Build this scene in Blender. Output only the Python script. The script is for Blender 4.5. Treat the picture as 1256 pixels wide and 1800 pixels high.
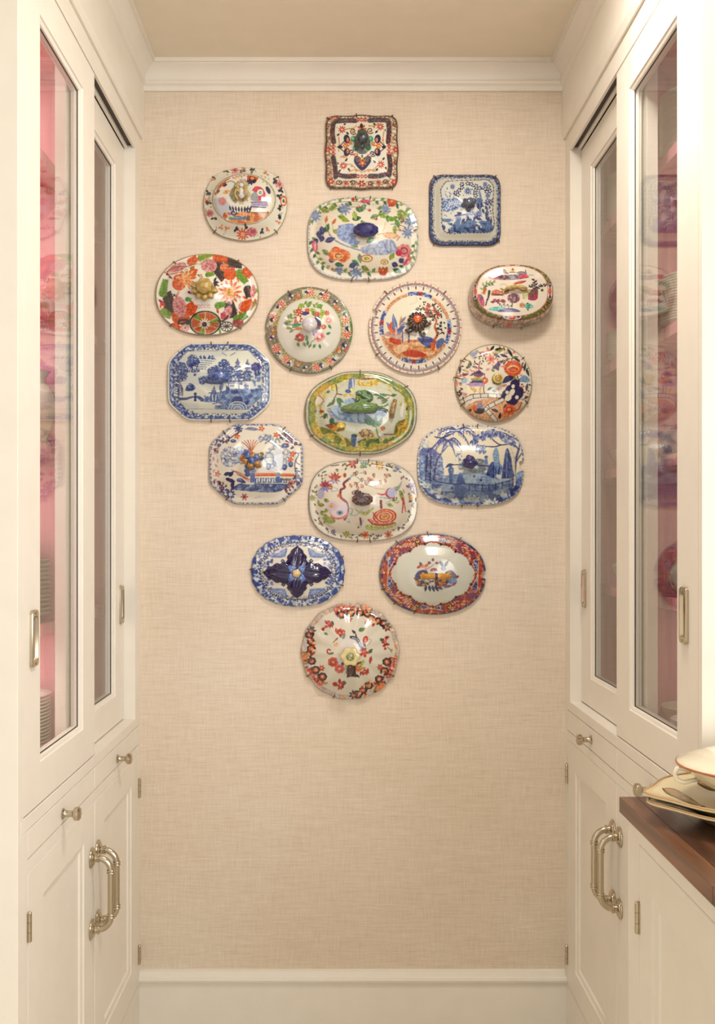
import bpy, bmesh, math, random
import numpy as np
from mathutils import Vector, Matrix

for _o in list(bpy.data.objects):
    bpy.data.objects.remove(_o)
S = bpy.context.scene
COL = S.collection

# ------------------------------------------------------------------ camera
EYE = 1.40            # lens height above the floor
WALL_Y = 2.80         # back wall distance
FPX, CU, CV = 1750.0, 600.0, 937.0      # focal length and principal point for a 1256 x 1800 frame
cam = bpy.data.cameras.new('camera')
cam.sensor_fit = 'VERTICAL'
cam.sensor_height = 36.0
cam.lens = FPX / 1800.0 * 36.0
cam.shift_x = (628.0 - CU) / 1800.0
cam.shift_y = (CV - 900.0) / 1800.0
cam.clip_start = 0.05
cam_ob = bpy.data.objects.new('camera', cam)
cam_ob.location = (0, 0, EYE)
cam_ob.rotation_euler = (math.radians(90), 0, 0)
COL.objects.link(cam_ob)
S.camera = cam_ob

# ------------------------------------------------------------------ world, lights, exposure
world = bpy.data.worlds.new('world')
S.world = world
world.use_nodes = True
_bg = world.node_tree.nodes['Background']
_bg.inputs['Color'].default_value = (1.0, 0.99, 0.97, 1)
_bg.inputs['Strength'].default_value = 0.86

def area(name, loc, target, sx, sy, power, col):
    d = bpy.data.lights.new(name, 'AREA')
    d.shape = 'RECTANGLE'; d.size = sx; d.size_y = sy; d.energy = power; d.color = col
    o = bpy.data.objects.new(name, d)
    o.location = loc
    o.rotation_euler = (Vector(target) - Vector(loc)).to_track_quat('-Z', 'Y').to_euler()
    COL.objects.link(o)
    return o
# daylight through the window over the counter, the room behind the camera, the ceiling light of the passage
area('window_daylight', (1.30, 0.75, 1.62), (-1.0, 0.9, 1.45), 1.15, 1.15, 12, (1.0, 0.99, 0.98))
area('room_daylight', (2.3, -4.6, 1.8), (-0.1, 2.8, 1.35), 2.4, 2.4, 84, (1.0, 0.975, 0.945))
area('ceiling_light', (0.38, 1.75, 2.695), (0.38, 1.76, 0.0), 0.30, 0.30, 13, (1.0, 0.955, 0.88))

S.view_settings.view_transform = 'Standard'
S.view_settings.look = 'None'
S.view_settings.exposure = 0.27
S.view_settings.gamma = 1.0
S.view_settings.use_curve_mapping = False
S.cycles.max_bounces = 6
S.cycles.diffuse_bounces = 3
S.cycles.glossy_bounces = 3
S.cycles.caustics_reflective = False
S.cycles.caustics_refractive = False
S.cycles.transparent_max_bounces = 16
S.cycles.sample_clamp_indirect = 6.0
S.cycles.use_adaptive_sampling = True
S.cycles.adaptive_threshold = 0.03

# ------------------------------------------------------------------ material helpers
def lin(c):
    c = np.asarray(c, dtype=float) / 255.0
    return np.where(c <= 0.04045, c / 12.92, ((c + 0.055) / 1.055) ** 2.4)
def L4(c):
    r = lin(c); return (float(r[0]), float(r[1]), float(r[2]), 1.0)

def mat_new(name, col, rough=0.4, metal=0.0, coat=0.0, spec=0.5):
    m = bpy.data.materials.new(name); m.use_nodes = True
    b = m.node_tree.nodes['Principled BSDF']
    b.inputs['Base Color'].default_value = L4(col)
    b.inputs['Roughness'].default_value = rough
    b.inputs['Metallic'].default_value = metal
    b.inputs['Coat Weight'].default_value = coat
    b.inputs['Coat Roughness'].default_value = 0.05
    b.inputs['Specular IOR Level'].default_value = spec
    return m, m.node_tree, b

def noise_node(nt, scale3, scale=1.0, detail=4, coord='Object', rot=(0, 0, 0)):
    tc = nt.nodes.new('ShaderNodeTexCoord')
    mp = nt.nodes.new('ShaderNodeMapping')
    mp.inputs['Scale'].default_value = scale3
    mp.inputs['Rotation'].default_value = rot
    nz = nt.nodes.new('ShaderNodeTexNoise')
    nz.inputs['Scale'].default_value = scale
    nz.inputs['Detail'].default_value = detail
    nt.links.new(tc.outputs[coord], mp.inputs['Vector'])
    nt.links.new(mp.outputs['Vector'], nz.inputs['Vector'])
    return nz

def ramp_node(nt, src, stops):
    r = nt.nodes.new('ShaderNodeValToRGB')
    el = r.color_ramp.elements
    while len(el) < len(stops): el.new(0.5)
    for e, (p, c) in zip(el, stops):
        e.position = p; e.color = L4(c)
    nt.links.new(src, r.inputs['Fac'])
    return r

def bump_node(nt, b, src, strength, dist):
    bp = nt.nodes.new('ShaderNodeBump')
    bp.inputs['Strength'].default_value = strength
    bp.inputs['Distance'].default_value = dist
    nt.links.new(src, bp.inputs['Height'])
    nt.links.new(bp.outputs['Normal'], b.inputs['Normal'])
    return bp

def mat_paint(name, col, rough=0.38):
    m, nt, b = mat_new(name, col, rough, spec=0.4)
    n = noise_node(nt, (14, 14, 14), 1.0, 3)
    lo = tuple(max(0, c - 4) for c in col)
    r = ramp_node(nt, n.outputs['Fac'], [(0.3, lo), (0.7, col)])
    nt.links.new(r.outputs['Color'], b.inputs['Base Color'])
    n2 = noise_node(nt, (180, 180, 60), 1.0, 2)
    bump_node(nt, b, n2.outputs['Fac'], 0.05, 0.0006)
    return m

def mat_wallpaper():
    m, nt, b = mat_new('grasscloth', (222, 202, 170), 0.75, spec=0.2)
    h = noise_node(nt, (24, 1, 560), 1.0, 4)          # long horizontal fibres
    h2 = noise_node(nt, (9, 1, 190), 1.0, 4)
    v = noise_node(nt, (480, 1, 20), 1.0, 4)         # fainter vertical warp
    big = noise_node(nt, (2.0, 1, 2.6), 1.0, 2)
    def mth(op, a, bb):
        n = nt.nodes.new('ShaderNodeMath'); n.operation = op
        for i, s in enumerate((a, bb)):
            if isinstance(s, (int, float)): n.inputs[i].default_value = s
            else: nt.links.new(s, n.inputs[i])
        return n.outputs[0]
    t = mth('MULTIPLY', h.outputs['Fac'], 0.38)
    t = mth('ADD', t, mth('MULTIPLY', h2.outputs['Fac'], 0.27))
    t = mth('ADD', t, mth('MULTIPLY', v.outputs['Fac'], 0.35))
    r = ramp_node(nt, t, [(0.34, (216, 198, 177)), (0.47, (229, 213, 193)), (0.53, (232, 217, 198)), (0.66, (242, 230, 214))])
    mx = nt.nodes.new('ShaderNodeMix'); mx.data_type = 'RGBA'; mx.blend_type = 'MULTIPLY'
    mx.inputs['Factor'].default_value = 1.0
    r2 = ramp_node(nt, big.outputs['Fac'], [(0.3, (250, 247, 242)), (0.7, (255, 255, 255))])
    nt.links.new(r.outputs['Color'], mx.inputs['A']); nt.links.new(r2.outputs['Color'], mx.inputs['B'])
    nt.links.new(mx.outputs['Result'], b.inputs['Base Color'])
    bump_node(nt, b, t, 0.35, 0.0015)
    return m

def mat_wood(name='walnut'):
    m, nt, b = mat_new(name, (90, 52, 32), 0.28, coat=0.15)
    n = noise_node(nt, (55, 3.0, 55), 1.0, 6)
    oi = nt.nodes.new('ShaderNodeObjectInfo')
    ad = nt.nodes.new('ShaderNodeMath'); ad.operation = 'MULTIPLY_ADD'
    ad.inputs[1].default_value = 0.30; 
    nt.links.new(oi.outputs['Random'], ad.inputs[0]); nt.links.new(n.outputs['Fac'], ad.inputs[2])
    r = ramp_node(nt, ad.outputs[0], [(0.35, (50, 30, 23)), (0.55, (74, 45, 32)), (0.75, (104, 66, 45)), (0.9, (128, 84, 56))])
    nt.links.new(r.outputs['Color'], b.inputs['Base Color'])
    bump_node(nt, b, n.outputs['Fac'], 0.12, 0.001)
    return m

def mat_pink():
    m, nt, b = mat_new('pink_wood', (238, 178, 184), 0.5)
    n = noise_node(nt, (34, 34, 2.2), 1.0, 5)
    r = ramp_node(nt, n.outputs['Fac'], [(0.35, (222, 138, 152)), (0.5, (240, 162, 176)), (0.7, (248, 178, 190))])
    nt.links.new(r.outputs['Color'], b.inputs['Base Color'])
    bump_node(nt, b, n.outputs['Fac'], 0.15, 0.001)
    return m

def mat_glass():
    m = bpy.data.materials.new('window_glass'); m.use_nodes = True
    nt = m.node_tree; nt.nodes.clear()
    out = nt.nodes.new('ShaderNodeOutputMaterial')
    tr = nt.nodes.new('ShaderNodeBsdfTransparent'); tr.inputs['Color'].default_value = (0.95, 0.955, 0.945, 1)
    gl = nt.nodes.new('ShaderNodeBsdfGlossy'); gl.inputs['Roughness'].default_value = 0.0
    lw = nt.nodes.new('ShaderNodeLayerWeight'); lw.inputs['Blend'].default_value = 0.5
    pw = nt.nodes.new('ShaderNodeMath'); pw.operation = 'POWER'; pw.inputs[1].default_value = 5.0
    ma = nt.nodes.new('ShaderNodeMath'); ma.operation = 'MULTIPLY_ADD'; ma.inputs[1].default_value = 0.96; ma.inputs[2].default_value = 0.04
    mx = nt.nodes.new('ShaderNodeMixShader')
    nt.links.new(lw.outputs['Facing'], pw.inputs[0]); nt.links.new(pw.outputs[0], ma.inputs[0])
    nt.links.new(ma.outputs[0], mx.inputs['Fac'])
    nt.links.new(tr.outputs[0], mx.inputs[1]); nt.links.new(gl.outputs[0], mx.inputs[2])
    n = noise_node(nt, (1, 7, 6), 1.0, 1)          # old, slightly wavy panes
    bp = nt.nodes.new('ShaderNodeBump'); bp.inputs['Strength'].default_value = 0.10; bp.inputs['Distance'].default_value = 0.006
    nt.links.new(n.outputs['Fac'], bp.inputs['Height']); nt.links.new(bp.outputs['Normal'], gl.inputs['Normal'])
    nt.links.new(mx.outputs[0], out.inputs['Surface'])
    return m

def mat_painted_china():
    m, nt, b = mat_new('painted_china', (230, 226, 212), 0.14, coat=0.5)
    a = nt.nodes.new('ShaderNodeAttribute'); a.attribute_name = 'glaze'
    nt.links.new(a.outputs['Color'], b.inputs['Base Color'])
    return m

def mat_glaze(name, col, rough=0.15, vary=None, scale=60):
    m, nt, b = mat_new(name, col, rough, coat=0.5)
    if vary:
        n = noise_node(nt, (scale, scale, scale), 1.0, 3)
        r = ramp_node(nt, n.outputs['Fac'], [(0.38, col), (0.62, vary)])
        nt.links.new(r.outputs['Color'], b.inputs['Base Color'])
    return m

def mat_metal(name, col, rough):
    m, nt, b = mat_new(name, col, rough, metal=1.0)
    n = noise_node(nt, (90, 90, 90), 1.0, 3)
    mr = nt.nodes.new('ShaderNodeMapRange'); mr.inputs['To Min'].default_value = rough * 0.7; mr.inputs['To Max'].default_value = rough * 1.5
    nt.links.new(n.outputs['Fac'], mr.inputs['Value']); nt.links.new(mr.outputs['Result'], b.inputs['Roughness'])
    return m

M = dict(
    paint=mat_paint('cream_paint', (243, 236, 223)),
    ceil=mat_paint('ceiling_paint', (242, 230, 208), 0.6),
    wallp=mat_wallpaper(),
    wood=mat_wood(),
    pink=mat_pink(),
    glass=mat_glass(),
    china=mat_painted_china(),
    nickel=mat_metal('aged_nickel', (196, 185, 164), 0.16),
    brass=mat_metal('dark_brass', (120, 98, 62), 0.35),
    dark=mat_new('dark_brown', (44, 32, 24), 0.5)[0],
    floor=mat_paint('pale_stone_floor', (226, 214, 196), 0.5),
)

# ------------------------------------------------------------------ mesh helpers
class MB:
    def __init__(s): s.v = []; s.f = []
    def add(s, vs, fs):
        o = len(s.v); s.v += [tuple(map(float, p)) for p in vs]; s.f += [tuple(i + o for i in f) for f in fs]
        return s
    def box(s, x0, x1, y0, y1, z0, z1):
        x0, x1 = min(x0, x1), max(x0, x1); y0, y1 = min(y0, y1), max(y0, y1); z0, z1 = min(z0, z1), max(z0, z1)
        return s.add([(x0,y0,z0),(x1,y0,z0),(x1,y1,z0),(x0,y1,z0),(x0,y0,z1),(x1,y0,z1),(x1,y1,z1),(x0,y1,z1)],
              [(0,3,2,1),(4,5,6,7),(0,1,5,4),(1,2,6,5),(2,3,7,6),(3,0,4,7)])
    def loops(s, rings, cap0=True, cap1=True):
        n = len(rings[0]); vs = [p for r in rings for p in r]; fs = []
        for k in range(len(rings) - 1):
            for i in range(n):
                j = (i + 1) % n
                fs.append((k*n+i, k*n+j, (k+1)*n+j, (k+1)*n+i))
        if cap0: fs.append(tuple(range(n - 1, -1, -1)))
        if cap1: fs.append(tuple(range((len(rings)-1)*n, len(rings)*n)))
        return s.add(vs, fs)
    def lathe(s, prof, org=(0,0,0), ax='z', n=32, sx=1.0, sy=1.0, wob=None):
        """prof: (radius, height) pairs along the axis"""
        rings = []
        for r, h in prof:
            ring = []
            for i in range(n):
                a = 2*math.pi*i/n
                rr = max(r, 1e-5) * (wob(a, h) if wob else 1.0)
                p, q = rr*math.cos(a)*sx, rr*math.sin(a)*sy
                if ax == 'z': w = (p, q, h)
                elif ax == '-y': w = (p, -h, q)
                elif ax == 'x': w = (h, p, q)
                else: w = (-h, -p, q)
                ring.append((org[0]+w[0], org[1]+w[1], org[2]+w[2]))
            rings.append(ring)
        return s.loops(rings)
    def tube(s, pts, r, n=10, cap=True):
        pts = [Vector(p) for p in pts]; rings = []
        rad = r if isinstance(r, (list, tuple)) else [r]*len(pts)
        up = None
        for i, p in enumerate(pts):
            t = (pts[min(i+1, len(pts)-1)] - pts[max(i-1, 0)]).normalized()
            if up is None:
                up = Vector((0,0,1)) if abs(t.z) < 0.9 else Vector((1,0,0))
            a = t.cross(up).normalized(); b = a.cross(t).normalized(); up = b
            rings.append([tuple(p + (a*math.cos(2*math.pi*k/n) + b*math.sin(2*math.pi*k/n))*rad[i]) for k in range(n)])
        return s.loops(rings, cap, cap)
    def blob(s, c, r, n=20, m=12, wob=None, rot=None):
        rings = []
        for j in range(1, m):
            ph = math.pi*j/m
            ring = []
            for i in range(n):
                a = 2*math.pi*i/n
                d = Vector((math.sin(ph)*math.cos(a), math.sin(ph)*math.sin(a), math.cos(ph)))
                k = wob(d) if wob else 1.0
                q = Vector((d.x*r[0]*k, d.y*r[1]*k, d.z*r[2]*k))
                if rot: q = rot @ q
                ring.append((c[0]+q.x, c[1]+q.y, c[2]+q.z))
            rings.append(ring)
        return s.loops(rings)
    def build(s, name, mat, parent=None, smooth=False, bevel=0, loc=None, seg=2):
        me = bpy.data.meshes.new(name)
        v = s.v
        if loc is not None: v = [(p[0]-loc[0], p[1]-loc[1], p[2]-loc[2]) for p in v]
        me.from_pydata(v, [], s.f); me.update()
        bm = bmesh.new(); bm.from_mesh(me); bmesh.ops.recalc_face_normals(bm, faces=bm.faces); bm.to_mesh(me); bm.free()
        me.materials.append(M[mat] if isinstance(mat, str) else mat)
        if smooth:
            me.polygons.foreach_set('use_smooth', [True]*len(me.polygons))
        o = bpy.data.objects.new(name, me); COL.objects.link(o)
        if loc is not None: o.location = loc
        if parent is not None: o.parent = parent
        if bevel:
            b = o.modifiers.new('edge', 'BEVEL'); b.width = bevel; b.segments = seg; b.limit_method = 'ANGLE'; b.angle_limit = math.radians(40)
        return o
def smooth_angle(o, deg=40):
    me = o.data
    me.polygons.foreach_set('use_smooth', [True]*len(me.polygons))
    bm = bmesh.new(); bm.from_mesh(me); lim = math.radians(deg)
    for e in bm.edges:
        if len(e.link_faces) == 2 and e.calc_face_angle(0) > lim: e.smooth = False
    bm.to_mesh(me); bm.free()
    return o

def empty(name, loc, label=None, cat=None, group=None):
    o = bpy.data.objects.new(name, None); o.empty_display_size = 0.05
    o.location = loc; COL.objects.link(o)
    return tag(o, label, cat, group)
def tag(o, label=None, cat=None, group=None, kind=None):
    if label: o['label'] = label
    if cat: o['category'] = cat
    if group: o['group'] = group
    if kind: o['kind'] = kind
    return o
def struct(o, label=None): return tag(o, label, None, None, 'structure')
def W(u, v, y):
    "photo pixel at a given depth -> world point"
    return Vector(((u - CU) * y / FPX, y, EYE - (v - CV) * y / FPX))
# ================================================================== the room
XL, XR = 0.565, 0.629                 # cabinet faces left and right of the lens
Y0, Y1 = 1.739, WALL_Y                # near and far end of the tall cabinets
CEIL = 2.7146
struct(MB().box(-1.4, 1.4, WALL_Y, WALL_Y + 0.1, 0, CEIL + 0.1).build('wall_back', 'wallp'), 'beige grasscloth wall behind the hanging lids')
struct(MB().box(-1.4, 1.4, -1.6, WALL_Y + 0.1, CEIL, CEIL + 0.1).build('ceiling', 'ceil'), 'plain cream ceiling above the crown moulding')
struct(MB().box(-1.4, 1.4, -1.6, WALL_Y + 0.1, -0.06, 0).build('floor', 'floor'), 'pale floor of the pantry passage')
struct(MB().box(-1.4, -1.25, -1.6, WALL_Y, 0, CEIL).build('wall_left', 'paint'), 'cream wall behind the left cabinet')
_w = MB()
_w.box(1.25, 1.4, 0.0, WALL_Y, 0, 1.02); _w.box(1.25, 1.4, 0.0, WALL_Y, 2.22, CEIL)
_w.box(1.25, 1.4, 0.0, 0.15, 1.02, 2.22); _w.box(1.25, 1.4, 1.35, WALL_Y, 1.02, 2.22)
struct(_w.build('wall_right', 'paint'), 'cream wall behind the right cabinet and counter')

# crown moulding: one mitred run on the back wall and one above each cabinet
CROWN = [(0.0, 2.640), (0.009, 2.640), (0.010, 2.653), (0.014, 2.655), (0.018, 2.658), (0.0195, 2.662), (0.018, 2.666), (0.014, 2.6685),
         (0.0145, 2.672), (0.018, 2.682), (0.025, 2.691), (0.034, 2.698), (0.043, 2.7015), (0.043, 2.704), (0.050, 2.704), (0.050, 2.715), (0.0, 2.715)]
def crown(name, ends, label):
    rings = [[f(o, z) for o, z in CROWN] for f in ends]
    struct(smooth_angle(MB().loops(rings).build(name, 'paint'), 30), label)
crown('trim_1', [lambda o, z: (-XL + o, WALL_Y - o, z), lambda o, z: (XR - o, WALL_Y - o, z)], 'cream crown moulding across the back wall')
crown('trim_2', [lambda o, z: (-XL + o, -0.4, z), lambda o, z: (-XL + o, WALL_Y - o, z)], 'cream crown moulding over the left cabinet')
crown('trim_3', [lambda o, z: (XR - o, -0.4, z), lambda o, z: (XR - o, WALL_Y - o, z)], 'cream crown moulding over the right cabinet')
BASE = [(0.0, 0.0), (0.014, 0.0), (0.014, 0.140), (0.020, 0.143), (0.022, 0.150), (0.020, 0.157), (0.015, 0.159), (0.013, 0.164), (0.010, 0.172), (0.0, 0.1745)]
struct(smooth_angle(MB().loops([[(x, WALL_Y - o, z) for o, z in BASE] for x in (-XL - 0.02, XR + 0.02)]).build('baseboard_back', 'paint'), 30),
       'cream baseboard with moulded cap below the wallpaper')
# window over the counter (to the right of the picture, source of the daylight)
_f = MB()
for a, b_, c, d in ((0.15, 0.21, 1.02, 2.22), (1.29, 1.35, 1.02, 2.22), (0.21, 1.29, 1.02, 1.08), (0.21, 1.29, 2.16, 2.22), (0.735, 0.765, 1.08, 2.16), (0.21, 1.29, 1.605, 1.635)):
    _f.box(1.27, 1.31, a, b_, c, d)
struct(_f.build('window_1', 'paint'), 'white window frame over the counter')

# ================================================================== tall cabinets
def rect_ring(sg, face, t, y0, y1, z0, z1):
    x = sg * (face + t)
    return [(x, y0, z0), (x, y1, z0), (x, y1, z1), (x, y0, z1)]

def framed(sg, face, y0, y1, z0, z1, st, top, bot, t0, t1, bead=0.010, depth=0.012):
    "door frame: outer edge, flat face, moulded inner edge, back; the middle is left open"
    R = lambda t, i, a=0, b=0: rect_ring(sg, face, t, y0 + i, y1 - i, z0 + a, z1 - b)
    rings = [R(t1, 0), R(t0 + 0.0015, 0), R(t0, 0.0015, 0.0015, 0.0015)]
    for ex, dt in ((0, 0), (0.0015, 0.003), (bead*0.5, 0.004), (bead*0.8, depth*0.55), (bead, depth)):
        rings.append(R(t0 + dt, st + ex, bot + ex, top + ex))
    rings.append(R(t1, st + bead, bot + bead, top + bead))
    rings.append(rings[0])
    return MB().loops(rings, False, False)

def pull_handle(sg, face, y, zt, zb, parent):
    "bow handle with round roses and collars"
    m = MB(); x = lambda o: sg * (face - o)
    for z in (zt, zb):
        pr = [(0.0, 0.0), (0.0225, 0.0), (0.0235, 0.0015), (0.0225, 0.0035), (0.019, 0.0045), (0.0175, 0.0065), (0.012, 0.0075), (0.0095, 0.0095), (0.009, 0.014), (0.0105, 0.0155), (0.0105, 0.018), (0.007, 0.0195), (0.0, 0.0195)]
        m.lathe([(r, -sg*(face) * 0 + h) for r, h in pr], (x(0), y, z), 'x' if sg < 0 else '-x', 24)
    out, rb, rc = 0.044, 0.0072, 0.030
    P = [(x(0.012), y, zt)]
    for k in range(9):
        a = math.pi/2 * k/8
        P.append((x(out - rc + rc*math.sin(a)), y, zt - rc + rc*math.cos(a)))
    for k in range(9):
        a = math.pi/2 * (1 - k/8)
        P.append((x(out - rc + rc*math.sin(a)), y, zb + rc - rc*math.cos(a)))
    P.append((x(0.012), y, zb))
    m.tube(P, rb, 14)
    for z in (zt - rc - 0.004, zt - rc + 0.002, zb + rc + 0.004, zb + rc - 0.002):
        m.lathe([(0.006, -0.0022), (0.0086, -0.0018), (0.0093, 0), (0.0086, 0.0018), (0.006, 0.0022)], (x(out), y, z), 'z', 18)
    return smooth_angle(m.build('pull_handle', 'nickel', parent), 35)

def knob(sg, face, y, z, parent):
    m = MB()
    pr = [(0.0, 0), (0.011, 0), (0.0115, 0.002), (0.0085, 0.004), (0.0068, 0.007), (0.0064, 0.018), (0.0075, 0.021), (0.0125, 0.024), (0.0142, 0.028), (0.0138, 0.033), (0.011, 0.036), (0.006, 0.0372), (0, 0.0375)]
    m.lathe(pr, (sg*face, y, z), 'x' if sg < 0 else '-x', 24)
    return smooth_angle(m.build('drawer_knob', 'nickel', parent), 35)

def flush_pull(sg, face, t, yc, zc, parent):
    "recessed sash pull: raised rounded rim, dished slot, two screws"
    m = MB(); h, w = 0.052, 0.019
    def rr(hh, ww, tt, n=5):
        pts = []; r = min(hh, ww) * 0.45
        for cy, cz, a0 in ((yc+ww-r, zc+hh-r, 0), (yc-ww+r, zc+hh-r, 90), (yc-ww+r, zc-hh+r, 180), (yc+ww-r, zc-hh+r, 270)):
            for k in range(n):
                a = math.radians(a0 + 90*k/(n-1)); pts.append((sg*(face+t+tt), cy + r*math.cos(a), cz + r*math.sin(a)))
        return pts
    m.loops([rr(h, w, 0.004), rr(h, w, -0.0045), rr(h-0.0012, w-0.0012, -0.0060), rr(h-0.011, w-0.005, -0.0060), rr(h-0.0118, w-0.0058, -0.0050), rr(h-0.0135, w-0.0085, -0.0006)], True, True)
    m.box(sg*(face+t-0.0030), sg*(face+t-0.0014), yc - 0.0022, yc + 0.0022, zc - h + 0.018, zc + h - 0.018)
    for dz in (h - 0.006, -h + 0.006):
        m.lathe([(0.0028, 0.0), (0.0028, 0.0012), (0.0016, 0.0018), (0.0, 0.0018)], (sg*(face+t-0.0058), yc, zc+dz), 'x' if sg < 0 else '-x', 10)
    return smooth_angle(m.build('flush_pull', 'nickel', parent), 35)

def hinge(sg, face, y, z, parent):
    m = MB(); x = sg*(face - 0.003)
    m.lathe([(0.0, -0.028), (0.003, -0.027), (0.0045, -0.025), (0.0045, -0.0095), (0.0038, -0.009), (0.0045, -0.0085), (0.0045, 0.0085), (0.0038, 0.009), (0.0045, 0.0095), (0.0045, 0.025), (0.003, 0.027), (0, 0.028)], (x, y, z), 'z', 14)
    m.box(sg*face, sg*(face-0.0016), y - 0.007, y + 0.007, z - 0.025, z + 0.025)
    return smooth_angle(m.build('hinge', 'nickel', parent), 35)

def tall_cabinet(side):
    sg, F = (-1, XL) if side == 'left' else (1, XR)
    D = dict(left=dict(led=0.890, gl=0.969, dt=0.863, db=0.812, do=0.785, jam=2.728, kz=0.831, hz=(0.666, 0.504), hg=(0.690, 0.226), pz=1.207, sh=(2.238, 1.926, 1.597, 1.200), pt=0.717),
             right=dict(led=0.935, gl=1.0125, dt=0.907, db=0.852, do=0.826, jam=2.742, kz=0.879, hz=(0.713, 0.551), hg=(0.731, 0.226), pz=1.249, sh=(2.240, 1.856, 1.572, 1.258), pt=0.758))[side]
    root = empty('china_cabinet', (sg*F, Y0, 0), 'tall cream built-in china cabinet %s' % (
        'on the left with grey plates and white vases inside' if side == 'left' else 'on the right with white plate stacks behind glass'), 'cabinet')
    root_inv = Matrix.Translation((-sg*F, -Y0, 0))
    P = []
    def put(o):
        o.parent = root; o.matrix_parent_inverse = root_inv; P.append(o); return o
    X = lambda t: sg*(F + t)
    led = D['led']; ymid = 2.280; dep = 0.40
    DT = 2.453                                     # top of the sliding doors
    # --- carcass: base block, ends, back, top
    m = MB()
    m.box(X(0.022), X(dep), Y0 + 0.002, Y1, 0.0, led - 0.004)
    m.box(X(0.0), X(dep), Y0, Y0 + 0.018, 0.0, CEIL - 0.002)
    m.box(X(0.0), X(dep), Y0 + 0.018, Y1, 2.507, CEIL - 0.004)
    put(m.build('carcass', 'paint', bevel=0.0012))
    m = MB()
    m.box(X(0.062), X(dep - 0.012), Y1 - 0.008, Y1 - 0.001, led, 2.47)
    m.box(X(dep - 0.012), X(dep), Y0 + 0.018, Y1, led, 2.47)
    m.box(X(0.062), X(dep - 0.012), Y0 + 0.018, Y0 + 0.024, led, 2.47)
    m.box(X(0.062), X(dep), Y0 + 0.018, Y1, 2.47, 2.506)
    put(m.build('pink_lining', 'pink'))
    put(MB().box(X(0.060), X(dep - 0.012), Y0 + 0.025, Y1 - 0.009, led - 0.003, led + 0.012).build('interior_floor', 'pink'))
    put(MB().box(X(0.078), X(dep - 0.012), 2.338, 2.358, led + 0.012, 2.47).build('partition', 'pink'))
    for z in D['sh']:
        for a, b_ in ((Y0 + 0.025, 2.3375), (2.3585, Y1 - 0.009)):
            put(MB().box(X(0.088), X(dep - 0.0125), a, b_, z - 0.026, z).build('shelf', 'pink', bevel=0.001))
    # --- fill lights added under the nearer bay's shelves to brighten it, no fixtures
    for z in D['sh'] + (2.470 + 0.026,):
        d = bpy.data.lights.new('shelf_fill_light', 'AREA'); d.shape = 'RECTANGLE'; d.size = 0.10; d.size_y = 0.30
        d.energy = 0.85 if side == 'left' else 0.16; d.color = (1.0, 0.95, 0.90)
        o = bpy.data.objects.new('shelf_fill_light', d); o.location = (X(0.20), 2.06, z - 0.029); COL.objects.link(o)
    # --- face frame
    m = MB()
    m.box(X(0.0), X(0.062), D['jam'], Y1, led, 2.507)                         # far jamb
    m.box(X(0.0), X(0.062), Y0 + 0.018, Y0 + 0.030, led, 2.507)                # near jamb
    m.box(X(0.0), X(0.021), Y0 + 0.018, Y0 + 0.054, 0.0, D['dt'] + 0.0015)                  # lower stiles and rails
    m.box(X(0.0), X(0.021), Y1 - 0.028, Y1, 0.0, D['dt'] + 0.0015)
    m.box(X(0.0), X(0.021), Y0 + 0.054, Y1 - 0.028, D['do'] + 0.0015, D['db'] - 0.0015)
    m.box(X(0.0), X(0.021), Y0 + 0.054, Y1 - 0.028, 0.0, 0.141)
    put(m.build('face_frame', 'paint'))
    put(MB().box(X(0.0), X(0.064), Y0 + 0.018, Y1 - 0.0005, D['dt'] + 0.0015, led).build('ledge', 'paint', bevel=0.001))
    m = MB()                                                                    # header with the two tracks
    m.box(X(0.0), X(0.007), Y0 + 0.030, D['jam'], 2.4555, 2.507)
    m.box(X(0.021), X(0.0295), Y0 + 0.030, D['jam'], 2.4545, 2.476)
    m.box(X(0.054), X(0.062), Y0 + 0.030, D['jam'], 2.4545, 2.507)
    put(m.build('header', 'paint', bevel=0.0008))
    put(MB().box(X(0.0072), X(0.0208), Y0 + 0.030, D['jam'], 2.462, 2.4758).box(X(0.007), X(0.054), Y0 + 0.030, D['jam'], 2.476, 2.506).build('track_slot_fill', 'dark'))  # dark-coloured fill stands in for the shade inside the track slot
    pr = [(0.0, 2.507), (-0.006, 2.507), (-0.0115, 2.526), (-0.0115, 2.642), (0.0, 2.642)]
    put(MB().loops([[(X(t), y, z) for t, z in pr] for y in (Y0 - 0.004, Y1 - 0.0005)]).build('fascia', 'paint'))
    # --- sliding glass doors
    st = 0.100
    for nm, (a, b_), t0, t1 in (('near', (Y0 + 0.031, ymid + 0.003), 0.001, 0.025), ('far', (2.155, D['jam'] - 0.001), 0.031, 0.055)):
        dr = put(smooth_angle(framed(sg, F, a, b_, led + 0.002, DT, st - (0.026 if nm == 'near' else 0.0) * 0, DT - 2.375, D['gl'] - led - 0.002, t0, t1).build('sliding_door', 'paint'), 25))
        dr['label'] = 'nearer sliding glass door' if nm == 'near' else 'farther sliding glass door'
        g = MB().box(X(t0 + 0.011), X(t0 + 0.015), a + st, b_ - st, D['gl'], 2.375).build('glass_pane', 'glass'); g.parent = dr
        gk = MB()                                                               # thin dark putty line round the pane
        for q in ((a + st + 0.007, a + st + 0.011, D['gl'], 2.375), (b_ - st - 0.011, b_ - st - 0.007, D['gl'], 2.375), (a + st, b_ - st, D['gl'] + 0.0075, D['gl'] + 0.011), (a + st, b_ - st, 2.364, 2.3675)):
            gk.box(X(t0 + 0.0095), X(t0 + 0.011), *q)
        gk.build('glazing_strip', 'dark', dr)
        if nm == 'near': flush_pull(sg, F, t0, a + 0.056, D['pz'], dr)
        else: flush_pull(sg, F, t0, b_ - 0.036, D['pz'], dr)
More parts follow.
